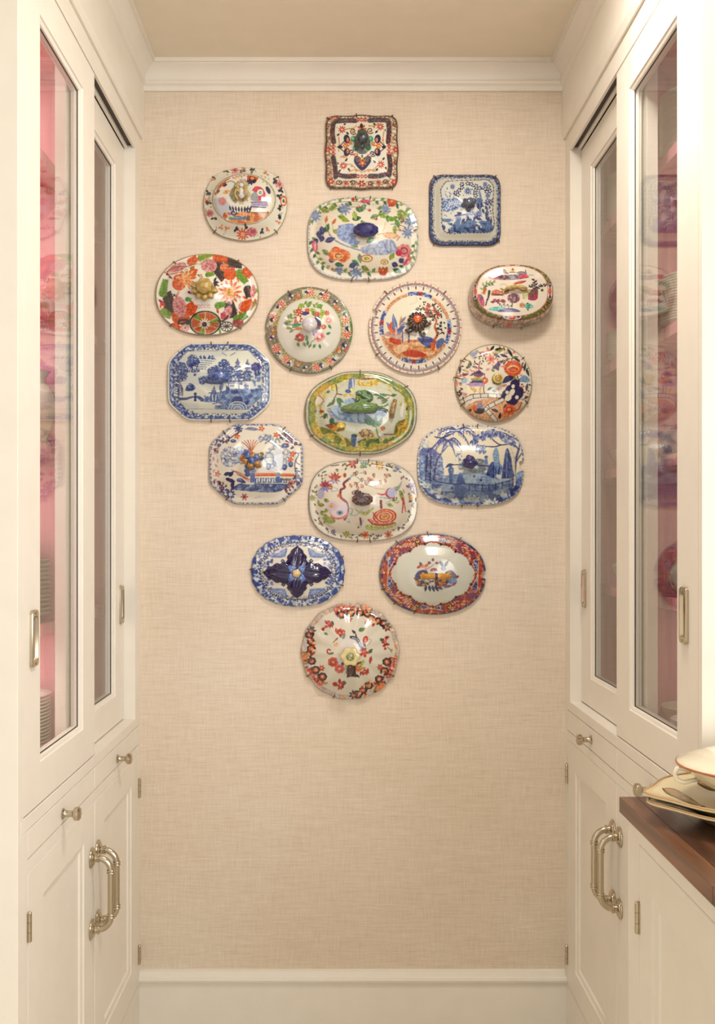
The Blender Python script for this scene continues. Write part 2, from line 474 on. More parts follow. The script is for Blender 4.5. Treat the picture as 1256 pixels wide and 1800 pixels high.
    # --- drawers and doors below
    for yy0, yy1, ky in ((Y0 + 0.0555, ymid - 0.0015, 2.018), (ymid + 0.0015, Y1 - 0.0295, 2.510)):
        d = put(MB().box(X(0.0), X(0.020), yy0, yy1, D['db'], D['dt']).build('drawer', 'paint', bevel=0.0012))
        knob(sg, F, ky, D['kz'], d)
        q = put(smooth_angle(framed(sg, F, yy0, yy1, 0.1425, D['do'], 0.092, D['do'] - D['pt'], 0.215 - 0.1425, 0.0, 0.020, 0.016, 0.010).build('cupboard_door', 'paint'), 25))
        MB().box(X(0.0095), X(0.016), yy0 + 0.095, yy1 - 0.095, 0.218, D['pt'] - 0.003).build('door_panel', 'paint', q)
        near = yy0 < 2
        pull_handle(sg, F, ymid - 0.030 if near else ymid + 0.027, D['hz'][0], D['hz'][1], q)
        for z in D['hg']:
            hinge(sg, F, (yy0 - 0.001) if near else (yy1 + 0.001), z, q)
    return root
tall_cabinet('left'); tall_cabinet('right')

# ================================================================== counter run in the right foreground
BX, CX, CZ = 0.501, 0.484, 0.940
base = empty('base_cabinet', (BX, Y0, 0), 'cream base cabinet under the dark wooden counter', 'cabinet')
_inv = Matrix.Translation((-BX, -Y0, 0))
def putb(o):
    o.parent = base; o.matrix_parent_inverse = _inv; return o
m = MB()
m.box(BX + 0.021, 1.24, 0.35, Y0 - 0.002, 0.0, CZ - 0.0275)
m.box(BX, BX + 0.021, 1.6775, Y0 - 0.002, 0.0, CZ - 0.0275)
m.box(BX, BX + 0.021, 0.35, 1.6775, 0.8755, CZ - 0.0275)
m.box(BX, BX + 0.021, 0.35, 1.6775, 0.0, 0.10)
m.box(BX, BX + 0.021, 0.35, 1.076, 0.10, 0.8755)
putb(m.build('carcass', 'paint', bevel=0.0012))
_d = putb(smooth_angle(framed(1, BX, 1.0775, 1.676, 0.1015, 0.874, 0.066, 0.062, 0.075, 0.0, 0.020, 0.022, 0.010).build('cupboard_door', 'paint'), 25))
MB().box(BX + 0.0095, BX + 0.016, 1.146, 1.605, 0.18, 0.808).build('door_panel', 'paint', _d)
hinge(1, BX, 1.6775, 0.752, _d)
ct = empty('countertop', (CX, Y0, CZ), 'dark walnut plank countertop under the cream platters and tureen', 'countertop')
_xs = [CX, CX + 0.030, CX + 0.075, CX + 0.135, CX + 0.19, CX + 0.26, CX + 0.34, CX + 0.42, CX + 0.52, CX + 0.62, 1.235]
for i in range(len(_xs) - 1):
    cuts = [0.33, 0.9 + 0.13*((i*7) % 5) - 0.2, 1.30 + 0.09*((i*5) % 4), Y0 - 0.0005]
    for a, b_ in zip(cuts, cuts[1:]):
        MB().box(_xs[i] + 0.0002, _xs[i+1] - 0.0002, a + 0.0002, b_ - 0.0002, CZ - 0.027, CZ).build('plank', 'wood', bevel=0.0015 if i == 0 else 0.0004, loc=(_xs[i], a, CZ)).parent = ct
for ch in ct.children:
    ch.matrix_parent_inverse = Matrix.Translation((-CX, -Y0, -CZ))
# ================================================================== painted decoration
# Every lid carries its own painted pattern: drawn as strokes, leaves and flowers into a small colour field, which is then
# stored as a colour attribute of the lid's dense mesh.
WHT=(232,228,212); CRM=(226,216,192); NAVY=(30,30,84); BLU=(50,82,158); MBL=(86,120,184); LBL=(142,166,206); PBL=(182,194,208)
RED=(186,46,34); ORG=(218,92,36); LOR=(228,140,84); GRN=(96,146,52); DGR=(42,98,62); LGR=(160,180,92); GLD=(172,134,48)
PNK=(216,126,136); LPK=(226,172,172); MAR=(132,40,62); BLK=(34,28,36); BRN=(120,74,42); TEA=(66,160,140); YEL=(222,190,80)
PUR=(108,72,120); GRY=(150,146,146); TAN=(206,166,112); LAV=(164,152,196); AQU=(112,192,190)

class Shape:
    "outline of a lid seen from the front, in photo pixels"
    def __init__(s, cx, cy, a, b, n=2.0, wav=(), notch=(), rot=0.0, cham=None):
        s.cx, s.cy, s.a, s.b, s.n, s.wav, s.notch, s.rot, s.cham = cx, cy, a, b, n, wav, notch, rot, cham
    def r(s, th):
        th = np.asarray(th, dtype=float); t = th - math.radians(s.rot)
        c, q = np.abs(np.cos(t)), np.abs(np.sin(t))
        if s.cham is not None:
            k = s.cham
            R = 1.0 / np.power(np.power(c/s.a, 26) + np.power(q/s.b, 26) + np.power((c/s.a + q/s.b*k[1]) / k[0], 26), 1/26.0)
        else:
            R = 1.0 / np.power(np.power(c/s.a, s.n) + np.power(q/s.b, s.n), 1.0/s.n)
        for amp, cnt, ph in s.wav:
            R = R * (1 + amp*np.cos(cnt*t + ph))
        return R
    def cut(s, th):
        "depth of the ladle notches and chips, in pixels"
        th = np.asarray(th, dtype=float); R = s.r(th); o = np.zeros_like(R)
        for ang, hw, dp in s.notch:
            d = (th - math.radians(ang) + math.pi) % (2*math.pi) - math.pi
            o = np.maximum(o, dp*np.clip((1.15 - np.abs(d*R)/hw)*4, 0, 1))
        return o

class Art:
    K = 0.5
    def __init__(s, crop, shape, base=WHT):
        s.x0, s.y0, s.x1, s.y1 = crop; s.sc = 1256.0/(s.x1 - s.x0); s.sh = shape
        s.w = int(1256*s.K); s.h = int((s.y1 - s.y0)*s.sc*s.K) + 1
        s.im = np.empty((s.h, s.w, 3), np.float32); s.im[:] = base
        yy, xx = np.mgrid[0:s.h, 0:s.w].astype(np.float32)
        s.X, s.Y = xx/s.K, yy/s.K
        dx = s.X/s.sc + s.x0 - shape.cx; dy = s.Y/s.sc + s.y0 - shape.cy
        s.TH = np.arctan2(-dy, dx); s.F = np.hypot(dx, dy)/shape.r(s.TH)
        s.clip = None; s.rng = random.Random(7)
    # ---- plumbing
    def _put(s, sl, m, c, al=1.0):
        if s.clip is not None: m = m & s.clip[sl]
        t = s.im[sl]
        if al >= 1: t[m] = c
        else: t[m] = t[m]*(1-al) + np.array(c, np.float32)*al
    def _bb(s, x0, x1, y0, y1):
        k = s.K
        a, b = max(0, int(x0*k)-1), min(s.w, int(x1*k)+2); c, d = max(0, int(y0*k)-1), min(s.h, int(y1*k)+2)
        return (slice(c, max(c, d)), slice(a, max(a, b)))
    def pt(s, deg, f):
        r = float(s.sh.r(math.radians(deg)))*f; a = math.radians(deg)
        return ((s.sh.cx + r*math.cos(a) - s.x0)*s.sc, (s.sh.cy - r*math.sin(a) - s.y0)*s.sc)
    # ---- strokes
    def e(s, x, y, rx, c, ry=None, ang=0, al=1.0):
        ry = rx if ry is None else ry; R = max(rx, ry); sl = s._bb(x-R, x+R, y-R, y+R)
        a = math.radians(ang); dx, dy = s.X[sl]-x, s.Y[sl]-y
        u, v = dx*math.cos(a)+dy*math.sin(a), -dx*math.sin(a)+dy*math.cos(a)
        s._put(sl, (u/rx)**2 + (v/ry)**2 <= 1, c, al)
    def p(s, P, c, al=1.0, sm=False):
        if sm: P = s.smooth(list(P) + [P[0]])[:-1]
        xs = [q[0] for q in P]; ys = [q[1] for q in P]; sl = s._bb(min(xs), max(xs), min(ys), max(ys))
        X, Y = s.X[sl], s.Y[sl]; m = np.zeros(X.shape, bool)
        for (x1, y1), (x2, y2) in zip(P, list(P[1:]) + [P[0]]):
            if y1 == y2: continue
            m ^= ((y1 > Y) != (y2 > Y)) & (X < (x2-x1)*(Y-y1)/(y2-y1) + x1)
        s._put(sl, m, c, al)
    def smooth(s, P, k=6):
        if len(P) < 3: return P
        Q = [P[0]] + list(P) + [P[-1]]; o = []
        for i in range(1, len(Q)-2):
            a, b, c, d = Q[i-1], Q[i], Q[i+1], Q[i+2]
            for j in range(k):
                t = j/k
                o.append(tuple(0.5*(2*b[m] + (c[m]-a[m])*t + (2*a[m]-5*b[m]+4*c[m]-d[m])*t*t + (3*b[m]-a[m]-3*c[m]+d[m])*t**3) for m in (0, 1)))
        return o + [P[-1]]
    def l(s, P, w, c, sm=True, al=1.0, w2=None):
        if sm: P = s.smooth(list(P))
        n = max(1, len(P)-1)
        for i, ((x1, y1), (x2, y2)) in enumerate(zip(P, P[1:])):
            ww = (w if w2 is None else w + (w2-w)*i/n)/2
            sl = s._bb(min(x1, x2)-ww, max(x1, x2)+ww, min(y1, y2)-ww, max(y1, y2)+ww)
            dx, dy = x2-x1, y2-y1; L = dx*dx+dy*dy+1e-6
            t = np.clip(((s.X[sl]-x1)*dx + (s.Y[sl]-y1)*dy)/L, 0, 1)
            s._put(sl, (s.X[sl]-x1-t*dx)**2 + (s.Y[sl]-y1-t*dy)**2 <= ww*ww, c, al)
    def leaf(s, x, y, L, Wd, ang, c, vein=None, tooth=0):
        a = math.radians(ang); P = []
        n = 9
        for sgn in (1, -1):
            rng = range(n+1) if sgn > 0 else range(n-1, 0, -1)
            for i in rng:
                t = i/n; wv = Wd*math.sin(math.pi*t**0.8)*sgn*(1 - tooth*(i % 2))
                P.append((x + math.cos(a)*L*t - math.sin(a)*wv, y + math.sin(a)*L*t + math.cos(a)*wv))
        s.p(P, c)
        if vein: s.l([(x, y), (x + math.cos(a)*L*.9, y + math.sin(a)*L*.9)], max(4, Wd*.16), vein, False)
    def dai(s, x, y, r, n, c, c2=None, rin=0.34, a0=0, pw=None, edge=None):
        pw = pw or math.pi*r/n*0.75
        for i in range(n):
            a = a0 + 360*i/n; q = math.radians(a)
            if edge: s.e(x + math.cos(q)*r*.6, y + math.sin(q)*r*.6, r*.47, edge, pw*.75, a)
            s.e(x + math.cos(q)*r*.6, y + math.sin(q)*r*.6, r*.42, c, pw*.52 if edge else pw*.6, a)
        if c2: s.e(x, y, r*rin, c2)
    def rose(s, x, y, r, c, c2, c3=None, n=7, sq=0.85):
        for i in range(n):
            q = 2*math.pi*i/n
            s.e(x + math.cos(q)*r*.6, y + math.sin(q)*r*.6*sq, r*.42, c)
        s.e(x, y, r*.72, c, r*.72*sq)
        for i in range(n):
            q = 2*math.pi*(i+.5)/n
            s.e(x + math.cos(q)*r*.45, y + math.sin(q)*r*.45*sq, r*.20, c2, r*.09, math.degrees(q)+90)
        if c3: s.e(x, y, r*.3, c3, r*.3*sq)
    def spr(s, P, w, c, lc, n=6, L=40, Wd=12, sp=50):
        Q = s.smooth(list(P)); s.l(Q, w, c, False)
        for i in range(n):
            k = int((i+.6)/n*(len(Q)-2)); x, y = Q[k]; dx, dy = Q[k+1][0]-x, Q[k+1][1]-y
            a = math.degrees(math.atan2(dy, dx)) + (sp if i % 2 else -sp)
            s.leaf(x, y, L*(0.8+0.4*s.rng.random()), Wd, a, lc[i % len(lc)])
    def curl(s, x, y, r, a0, turns, w, c):
        P = []
        for i in range(16):
            t = i/15; q = math.radians(a0) + turns*2*math.pi*t; rr = r*(1-.8*t)
            P.append((x + math.cos(q)*rr, y + math.sin(q)*rr))
        s.l(P, w, c, False)
    # ---- fields
    def noise(s, scale, seed, sx=1.0):
        "isotropic band-limited field, spread evenly over 0..1"
        g = np.random.RandomState(seed % 100000); o = np.zeros((s.h, s.w), np.float32)
        for k in range(12):
            a = g.rand()*math.pi; wl = scale*(1.5 + 1.6*g.rand()); ph = g.rand()*6.2832
            o += np.cos((s.X/sx*math.cos(a) + s.Y*math.sin(a))*(6.2832/wl) + ph)
        o /= math.sqrt(6.0)
        return 1.0/(1.0 + np.exp(-1.7*o))
    def col(s, *cs):
        m = np.zeros((s.h, s.w), bool)
        for c in cs: m |= np.abs(s.im - np.array(c, np.float32)).max(-1) < 1.5
        return m
    def mask(s, m, c, al=1.0): s._put((slice(None), slice(None)), m, c, al)
    def ring(s, f0, f1, c, al=1.0): s.mask((s.F >= f0) & (s.F <= f1), c, al)
    def scroll(s, m, c, scale=26, wd=0.07, seed=1, lv=(0.35, 0.5, 0.65)):
        n = s.noise(scale, seed)
        for v in lv: s.mask(m & (np.abs(n-v) < wd*0.5), c)
    def blot(s, m, c, scale=30, th=0.6, seed=1, al=1.0, sx=1.0): s.mask(m & (s.noise(scale, seed, sx) > th), c, al)
    def rm(s, f0, f1): return (s.F >= f0) & (s.F <= f1)
    def along(s, f, n, a0=0.0):
        for i in range(n):
            d = a0 + 360.0*i/n; x, y = s.pt(d, f); x2, y2 = s.pt(d+1.0, f)
            yield i, x, y, math.degrees(math.atan2(y2-y, x2-x))
    def pmask(s, P, sm=False):
        t = s.im; cl = s.clip; s.im = np.zeros((s.h, s.w, 3), np.float32); s.clip = None
        s.p(P, (1, 1, 1), 1.0, sm); m = s.im[..., 0] > .5; s.im = t; s.clip = cl
        return m
    # ---- read back
    def finish(s):
        "brush and transfer texture inside the painted areas"
        d = np.clip((186 - s.im.min(-1))/70.0, 0, 1)[..., None]
        t = 0.55*s.noise(13, 901) + 0.45*s.noise(24, 902)
        s.im = s.im*(1 + d*(t[..., None] - 0.5)*0.42)
        g = s.im.mean(-1, keepdims=True); bl = (s.im[..., 2:3] >= s.im[..., 0:1]) & (s.im[..., 2:3] >= s.im[..., 1:2]); s.im = np.clip(g + (s.im - g)*np.where(bl, 0.80, 0.93), 0, 255)*np.array([1.0, 1.0, 0.99])
    def sample(s, u, v):
        s.finish(); im = s.im; im = (im + np.roll(im, 1, 0) + np.roll(im, 1, 1) + np.roll(np.roll(im, 1, 0), 1, 1))*0.25
        x = np.clip((u - s.x0)*s.sc*s.K, 0, s.w-2.001); y = np.clip((v - s.y0)*s.sc*s.K, 0, s.h-2.001)
        xi, yi = x.astype(int), y.astype(int); fx, fy = (x-xi)[:, None], (y-yi)[:, None]
        c = im[yi, xi]*(1-fx)*(1-fy) + im[yi, xi+1]*fx*(1-fy) + im[yi+1, xi]*(1-fx)*fy + im[yi+1, xi+1]*fx*fy
        return lin(c)
def art1():
    A = Art((550,190,720,345), Shape(635.4, 266.5, 64, 65, 7, ((0.016, 8, 0),)), (230,222,202))
    A.scroll(A.rm(.80, .97), (120,84,56), 44, .09, 3); A.scroll(A.rm(.80, .97), (190,130,90), 50, .10, 5)
    A.ring(.955, 1.1, (78,58,44)); A.scroll(A.rm(.955, 1.1), (150,110,70), 30, .1, 8)
    for x, y, r in ((230,950,46),(630,980,50),(1050,960,46),(1072,540,42),(190,540,40),(1040,90,30),(230,130,30)):
        A.dai(x, y, r, 6, RED, (214,120,90)); A.e(x, y, r*.18, WHT)
    for x, y in ((425,975),(845,965)): A.dai(x, y, 40, 7, (190,110,80), RED)
    for x, y, a in ((330,960,0),(520,970,180),(740,970,0),(945,960,180),(1070,850,90),(1080,700,90),(1075,380,90),(1070,200,90),(195,230,90),(190,400,90),(200,700,90),(205,840,90),(330,100,0),(480,112,0),(760,108,0),(900,100,0)):
        A.curl(x, y, 38, a, 1.1, 11, BLK); A.curl(x+22, y-8, 24, a+120, .9, 8, (170,110,60)); A.e(x-24, y+18, 11, RED)
    dk = (46,44,50)
    for P in ([(262,200),(250,320),(268,440)],[(262,640),(285,770),(290,890)],[(290,175),(420,160),(545,165)],[(735,160),(850,150),(965,160)],[(972,165),(985,300),(972,440)],[(985,610),(1000,740),(985,870)],[(290,850),(410,885),(545,880)],[(735,885),(860,880),(985,845)]):
        A.l(P, 62, dk)
    m = np.all(np.abs(A.im - np.array(dk)) < 2, axis=-1)
    A.scroll(m, (112,110,112), 22, .10, 6); A.blot(m, (84,40,70), 40, .72, 9); A.blot(m, (150,60,40), 26, .84, 19)
    for x, y, h in ((262,545,1),(985,540,1),(632,150,0),(632,885,0)):
        for k in (-1, 0, 1):
            A.p([(x+(0 if h else k*48)-34, y+(k*48 if h else 0)), (x+(0 if h else k*48), y+(k*48 if h else 0)-30), (x+(0 if h else k*48)+34, y+(k*48 if h else 0)), (x+(0 if h else k*48), y+(k*48 if h else 0)+30)], RED if k else (205,90,60))
            A.l([(x+(0 if h else k*48)-18, y+(k*48 if h else 0)), (x+(0 if h else k*48)+18, y+(k*48 if h else 0))], 7, WHT, False)
    inner = A.pmask([(310,200),(640,190),(940,195),(945,500),(955,830),(640,850),(320,830),(305,500)])
    A.mask(inner, (236,230,214)); A.clip = inner
    for P in ([(430,270),(520,260),(560,230)],[(720,230),(790,230),(840,200)],[(330,380),(340,470),(330,560)],[(920,300),(905,400),(920,480)],[(430,730),(500,735),(560,800)],[(700,800),(780,800),(840,740)],[(350,640),(400,620),(440,650)],[(470,820),(560,800),(630,830)],[(650,830),(720,800),(800,815)]):
        A.l(P, 16, (206,158,98)); A.e(P[1][0], P[1][1]+16, 14, (226,140,80))
    for x, y in ((375,278),(872,240),(392,748),(876,732)):
        A.dai(x, y, 52, 9, (196,66,50), (216,110,80)); A.e(x, y, 11, WHT)
        for a in (30, 120, 200, 290): 
            q = math.radians(a); A.leaf(x+math.cos(q)*64, y+math.sin(q)*60, 52, 13, a+20, BLK)
    for x, y, r, c in ((520,300,44,BRN),(740,290,44,BRN),(500,570,40,MAR),(770,590,40,NAVY),(560,610,34,ORG),(730,620,34,(190,120,80)),(480,440,30,(210,120,60)),(780,460,30,(200,120,60))): A.curl(x, y, r, 40, 1.3, 15, c)
    for x, y in ((525,400),(742,400),(552,522),(716,512)): A.e(x, y, 40, (70,160,130)); A.e(x-8, y-8, 20, (130,200,170))
    A.e(636, 470, 110, (60,70,60), 130, 0, .8)
    A.dai(632, 268, 62, 7, (206,84,44), (226,130,80)); A.leaf(626, 262, 70, 24, -90, BLK)
    for q in (-1, 1):
        x = 636 + q*208
        A.e(x-q*8, 400, 40, NAVY, 58, q*10); A.e(x-q*8, 570, 40, NAVY, 54, -q*10); A.e(x-q*20, 410, 16, LOR, 30); A.e(x-q*20, 560, 16, LOR, 30)
        A.dai(x+q*4, 486, 44, 6, ORG, YEL); A.leaf(x+q*40, 505, 84, 20, 0 if q > 0 else 180, BLK); A.l([(x+q*16,420),(x+q*60,470),(x+q*90,505),(x+q*50,545),(x+q*10,580)], 12, NAVY)
    A.p([(530,650),(560,620),(610,640),(636,670),(665,640),(720,620),(750,660),(735,720),(636,812),(540,720)], NAVY, sm=True)
    A.curl(576, 672, 34, 200, 1.2, 9, GLD); A.curl(700, 672, 34, -20, -1.2, 9, GLD)
    A.dai(638, 712, 52, 5, ORG, YEL, .25, 90); A.e(636, 650, 22, YEL); A.leaf(636, 640, 40, 14, -90, PUR)
    return A

def art2():
    A = Art((345,280,515,435), Shape(431, 358, 73, 64.5, 2.35, ((0.008, 8, 0),)), (228,224,206))
    A.ring(.985, 1.1, (168,160,130)); A.clip = A.pmask([A.pt(d, 1) for d in range(0, 360, 3)])
    cx, cy, a, b = 615, 520, 415, 335
    ov = ((A.X-cx)/a)**2 + ((A.Y-cy)/b)**2
    A.mask((ov < 1.0) & (ov > .96), (110,100,84)); A.mask((ov < .95) & (ov > .90), (206,196,160))
    for x, y, k in ((150,430,0),(135,545,1),(160,560,0),(170,700,2),(225,760,0),(320,880,3),(400,900,3),(505,905,0),(600,965,4),(735,940,2),(845,930,0),(930,905,3),(1060,810,3),(1095,745,0),(1090,630,0),(1130,540,5),(1080,480,0),(1075,320,2),(1010,280,0),(1100,400,0),(900,190,3),(725,150,0),(600,160,0),(500,140,2),(380,150,0),(600,120,3),(210,260,3),(630,870,0)):
        if k == 0:
            for q in range(4): A.leaf(x, y, 48, 15, A.rng.uniform(0, 360), (40,40,74) if q % 2 else (52,56,60))
        elif k == 1: A.dai(x, y, 46, 6, LOR, RED)
        elif k == 2: A.rose(x, y, 54, PNK, MAR, (190,70,90)) if y > 600 else A.dai(x, y, 60, 8, PNK, RED)
        elif k == 3:
            for q in range(4): A.leaf(x, y, 44, 11, A.rng.uniform(0, 360), (214,130,76))
        elif k == 4: A.dai(600, 975, 84, 11, (212,90,50), (230,170,130)); A.rose(720, 945, 66, (206,90,110), MAR, PNK)
        elif k == 5: A.e(x, y, 44, ORG, 70); A.e(x, y, 28, WHT, 50); A.e(x, y, 14, DGR, 26)
    for _ in range(40):
        d = A.rng.uniform(0, 360); x, y = A.pt(d, A.rng.uniform(.82, .95)); A.leaf(x, y, 30, 7, A.rng.uniform(0, 360), A.rng.choice([(150,160,110), (170,120,90), LAV]))
    A.clip = ov < .90
    A.mask(ov < .9, (224,220,204)); A.p([(200,520),(330,500),(480,640),(460,760),(260,720)], (188,194,200), sm=True)
    A.p([(400,800),(560,690),(700,680),(940,680),(930,760),(800,830),(520,840)], (214,140,62), sm=True); A.blot(A.Y > 690, (196,90,40), 60, .66, 4)
    A.l([(270,440),(320,330),(430,240)], 22, (206,110,60)); A.spr([(250,460),(300,330),(420,240)], 8, BRN, [(196,90,50),(120,40,60),LOR], 7, 60, 17)
    A.leaf(340, 440, 110, 24, -20, (222,150,90)); A.leaf(350, 360, 70, 26, -70, MAR); A.leaf(355, 340, 50, 16, -20, BLK)
    A.l([(390,300),(450,280),(500,310),(490,350)], 12, (120,130,120)); A.p([(420,460),(460,380),(520,360),(520,560),(470,540)], (150,146,110), sm=True)
    A.dai(335, 545, 54, 9, (214,120,120), (220,160,160)); A.e(335, 545, 56, (190,70,80), al=.25)
    for x in range(450, 700, 34): A.leaf(x, 690-abs(580-x)*.15, 80, 13, -110 + (x-450)*.16, (36,32,70))
    A.curl(480, 690, 40, 0, 1, 18, NAVY); A.curl(670, 670, 40, 180, 1, 18, NAVY)
    A.p([(400,770),(520,735),(650,745),(660,775),(520,785)], (70,110,160), sm=True); A.l([(420,750),(560,760)], 12, LGR); A.p([(640,790),(660,730),(700,735),(690,800)], (104,80,40))
    A.leaf(540, 720, 130, 30, -5, (226,150,96))
    A.rose(725, 245, 74, (196,84,50), (120,30,40), LOR); 
    for a in (40, 80, 120, 160): A.leaf(705, 270, 70, 18, a, (40,38,90))
    A.leaf(770, 260, 60, 20, 130, BLK); A.p([(720,400),(770,350),(850,370),(895,450),(880,520),(760,540),(790,470)], (206,66,86), sm=True); A.e(825, 430, 40, WHT, 44, 40); A.e(828, 432, 20, (120,160,170), 24)
    A.p([(700,470),(760,420),(800,470),(790,540),(710,530)], (150,156,160), sm=True)
    A.e(930, 400, 26, (38,34,78), 54, -25); A.e(915, 375, 18, (38,34,78)); A.spr([(840,250),(900,300),(960,330)], 6, (150,150,110), [(206,120,70), LGR], 5, 40, 10)
    A.p([(710,560),(920,550),(930,610),(715,612)], LAV); A.l([(705,556),(920,548)], 10, PUR, False); A.l([(705,616),(900,626)], 12, (50,40,70), False); A.l([(730,670),(900,680)], 26, WHT, False); A.e(905, 650, 22, WHT); A.l([(720,690),(930,690)], 14, BRN, False)
    A.e(600, 300, 56, (182,180,210), 50); A.scroll(((A.X-590)/110)**2+((A.Y-420)/170)**2 < 1, (150,120,50), 50, .08, 6)
    A.spr([(470,250),(540,220),(640,215)], 5, (170,110,90), [PNK, LOR], 7, 34, 9)
    return A

def art3():
    A = Art((525,335,750,505), Shape(637.8, 419, 97, 72.5, 3.1, ((.004, 56, 0),), ((8, 3.5, 8),)), (229,220,200))
    A.clip = A.pmask([A.pt(d, 1) for d in range(0, 360, 2)])
    A.ring(.965, 1.1, (205,205,205)); A.scroll(A.rm(.965, 1.05), (110,116,128), 20, .12, 3)
    lc = [(110,140,60), DGR, (140,160,80), (70,120,80)]
    for P in ([(130,330),(170,230),(260,150),(420,110),(600,110)],[(620,105),(780,100),(920,110),(1010,150)],[(1050,180),(1110,270),(1140,360)],[(1140,500),(1120,620),(1070,720),(960,800)],[(130,460),(150,580),(200,700),(290,770)],[(330,790),(460,800),(600,800),(740,800),(880,790)]):
        A.spr(P, 6, (110,120,90), lc, 11, 54, 15)
    for P in ([(290,200),(400,170),(560,160),(660,180)],[(760,170),(850,230),(940,290)],[(960,200),(1020,260),(1040,320)]): A.spr(P, 6, (120,130,110), lc, 5, 64, 18)
    A.l([(300,430),(360,490),(470,545),(620,590)], 15, (130,146,180)); A.l([(280,380),(300,430)], 10, (130,146,120), False)
    for x, y, a, c in ((285,190,-25,(130,160,60)),(210,180,20,(140,150,70)),(380,250,15,(130,160,60)),(410,270,20,(150,170,60)),(520,280,-10,DGR),(610,290,60,(110,150,90)),(260,410,-70,DGR),(330,390,20,(150,160,70)),(970,210,60,(140,150,70)),(1010,200,40,LGR),(950,280,70,(100,150,80)),(500,510,30,(130,160,60)),(230,580,40,(130,150,90)),(520,680,40,(60,140,90)),(610,740,30,(130,140,70)),(780,220,30,(130,160,70)),(860,270,10,(110,160,60)),(890,680,-60,(140,160,60)),(920,770,20,DGR),(350,720,10,DGR),(660,510,-30,(90,160,110)),(590,620,80,(120,150,130)),(700,270,-20,(110,150,100)),(540,200,80,LGR),(600,210,-60,(80,140,110)),(940,340,90,LGR)):
        A.leaf(x, y, 96, 25, a, c, (90,110,60))
    for x, y, r in ((450,180,64),(1105,300,72),(1065,410,62),(160,250,60),(560,805,62),(850,180,50),(395,780,44)):
        A.dai(x, y, r, 9, (120,140,196), (170,190,120) if r > 50 else LBL, .25); A.e(x, y, r*.5, (90,110,180), al=.35)
    for x, y, a, L in ((220,350,80,90),(235,440,110,70),(255,500,-20,110),(200,390,95,80),(290,680,0,70),(490,750,-25,90),(910,715,20,70),(980,700,-30,60),(150,470,60,60)):
        A.leaf(x, y, L, 28, a, (54,60,124), (90,100,160))
    A.p([(300,600),(350,550),(420,570),(490,600),(500,660),(430,710),(380,680),(320,690),(290,640)], (214,100,46), sm=True); A.blot(A.col((214,100,46)), (232,140,84), 40, .6, 5)
    A.e(385, 640, 46, (232,190,130), 36); A.e(385, 640, 34, RED, 26); A.e(385, 642, 24, (220,200,110), 16)
    for x, y, rx in ((665,665,58),(838,700,40)): A.e(x, y, rx, (190,110,50), rx*.66); A.e(x, y, rx*.78, (236,220,190), rx*.46); A.e(x, y, rx*.55, (170,170,60), rx*.3)
    for x, y in ((825,790),(910,115)):
        for k in (-1, 0, 1): A.e(x+k*26, y, 18, (190,84,44), 44, k*14)
        A.e(x, y-10, 10, (230,150,100)); A.e(x, y+26, 30, RED, 10)
    for x, y in ((262,285),(325,300)): A.leaf(x, y+30, 74, 15, -80 + (x > 300)*25, (210,110,60)); A.l([(x,y+20),(x+10,y+90)], 8, LGR)
    A.rose(1030, 590, 74, (214,130,130), MAR, PNK); A.e(980, 610, 34, (190,60,80)); A.p([(1080,620),(1100,680),(1050,740),(1020,720),(1060,660)], (190,80,90), sm=True)
    A.e(155, 545, 28, (190,80,110), 56, -10); A.e(160, 545, 12, (226,160,170), 40); A.e(650, 105, 56, (196,80,110), 18); A.e(530, 85, 18, RED)
    for x, y in ((690,190),(755,275),(590,160),(1015,295),(985,385),(325,770)): A.e(x, y, 18, (170,60,70), 13, 30); A.e(x-6, y-6, 7, (230,190,180))
    A.p([(390,340),(540,330),(560,480),(600,500),(540,540),(400,480),(370,420)], (112,138,200), sm=True); A.scroll(A.col((112,138,200)), (160,180,222), 36, .12, 8)
    A.p([(600,560),(840,480),(920,490),(960,580),(850,630),(640,620)], (176,184,204), sm=True); A.scroll(A.col((176,184,204)), (120,140,190), 40, .1, 9)
    A.l([(920,500),(960,580)], 22, (130,140,180)); A.e(900, 440, 80, (222,170,130), 30, 6); A.e(900, 440, 50, (232,190,150), 16, 6); A.l([(850,310),(840,360),(820,400)], 12, (222,190,160)); A.l([(990,450),(960,490)], 7, BRN); A.curl(990, 370, 36, 0, .8, 8, (200,150,150))
    A.l([(900,330),(960,330),(1050,360)], 7, (120,110,90)); A.l([(770,430),(830,420)], 10, (190,150,110))
    return A

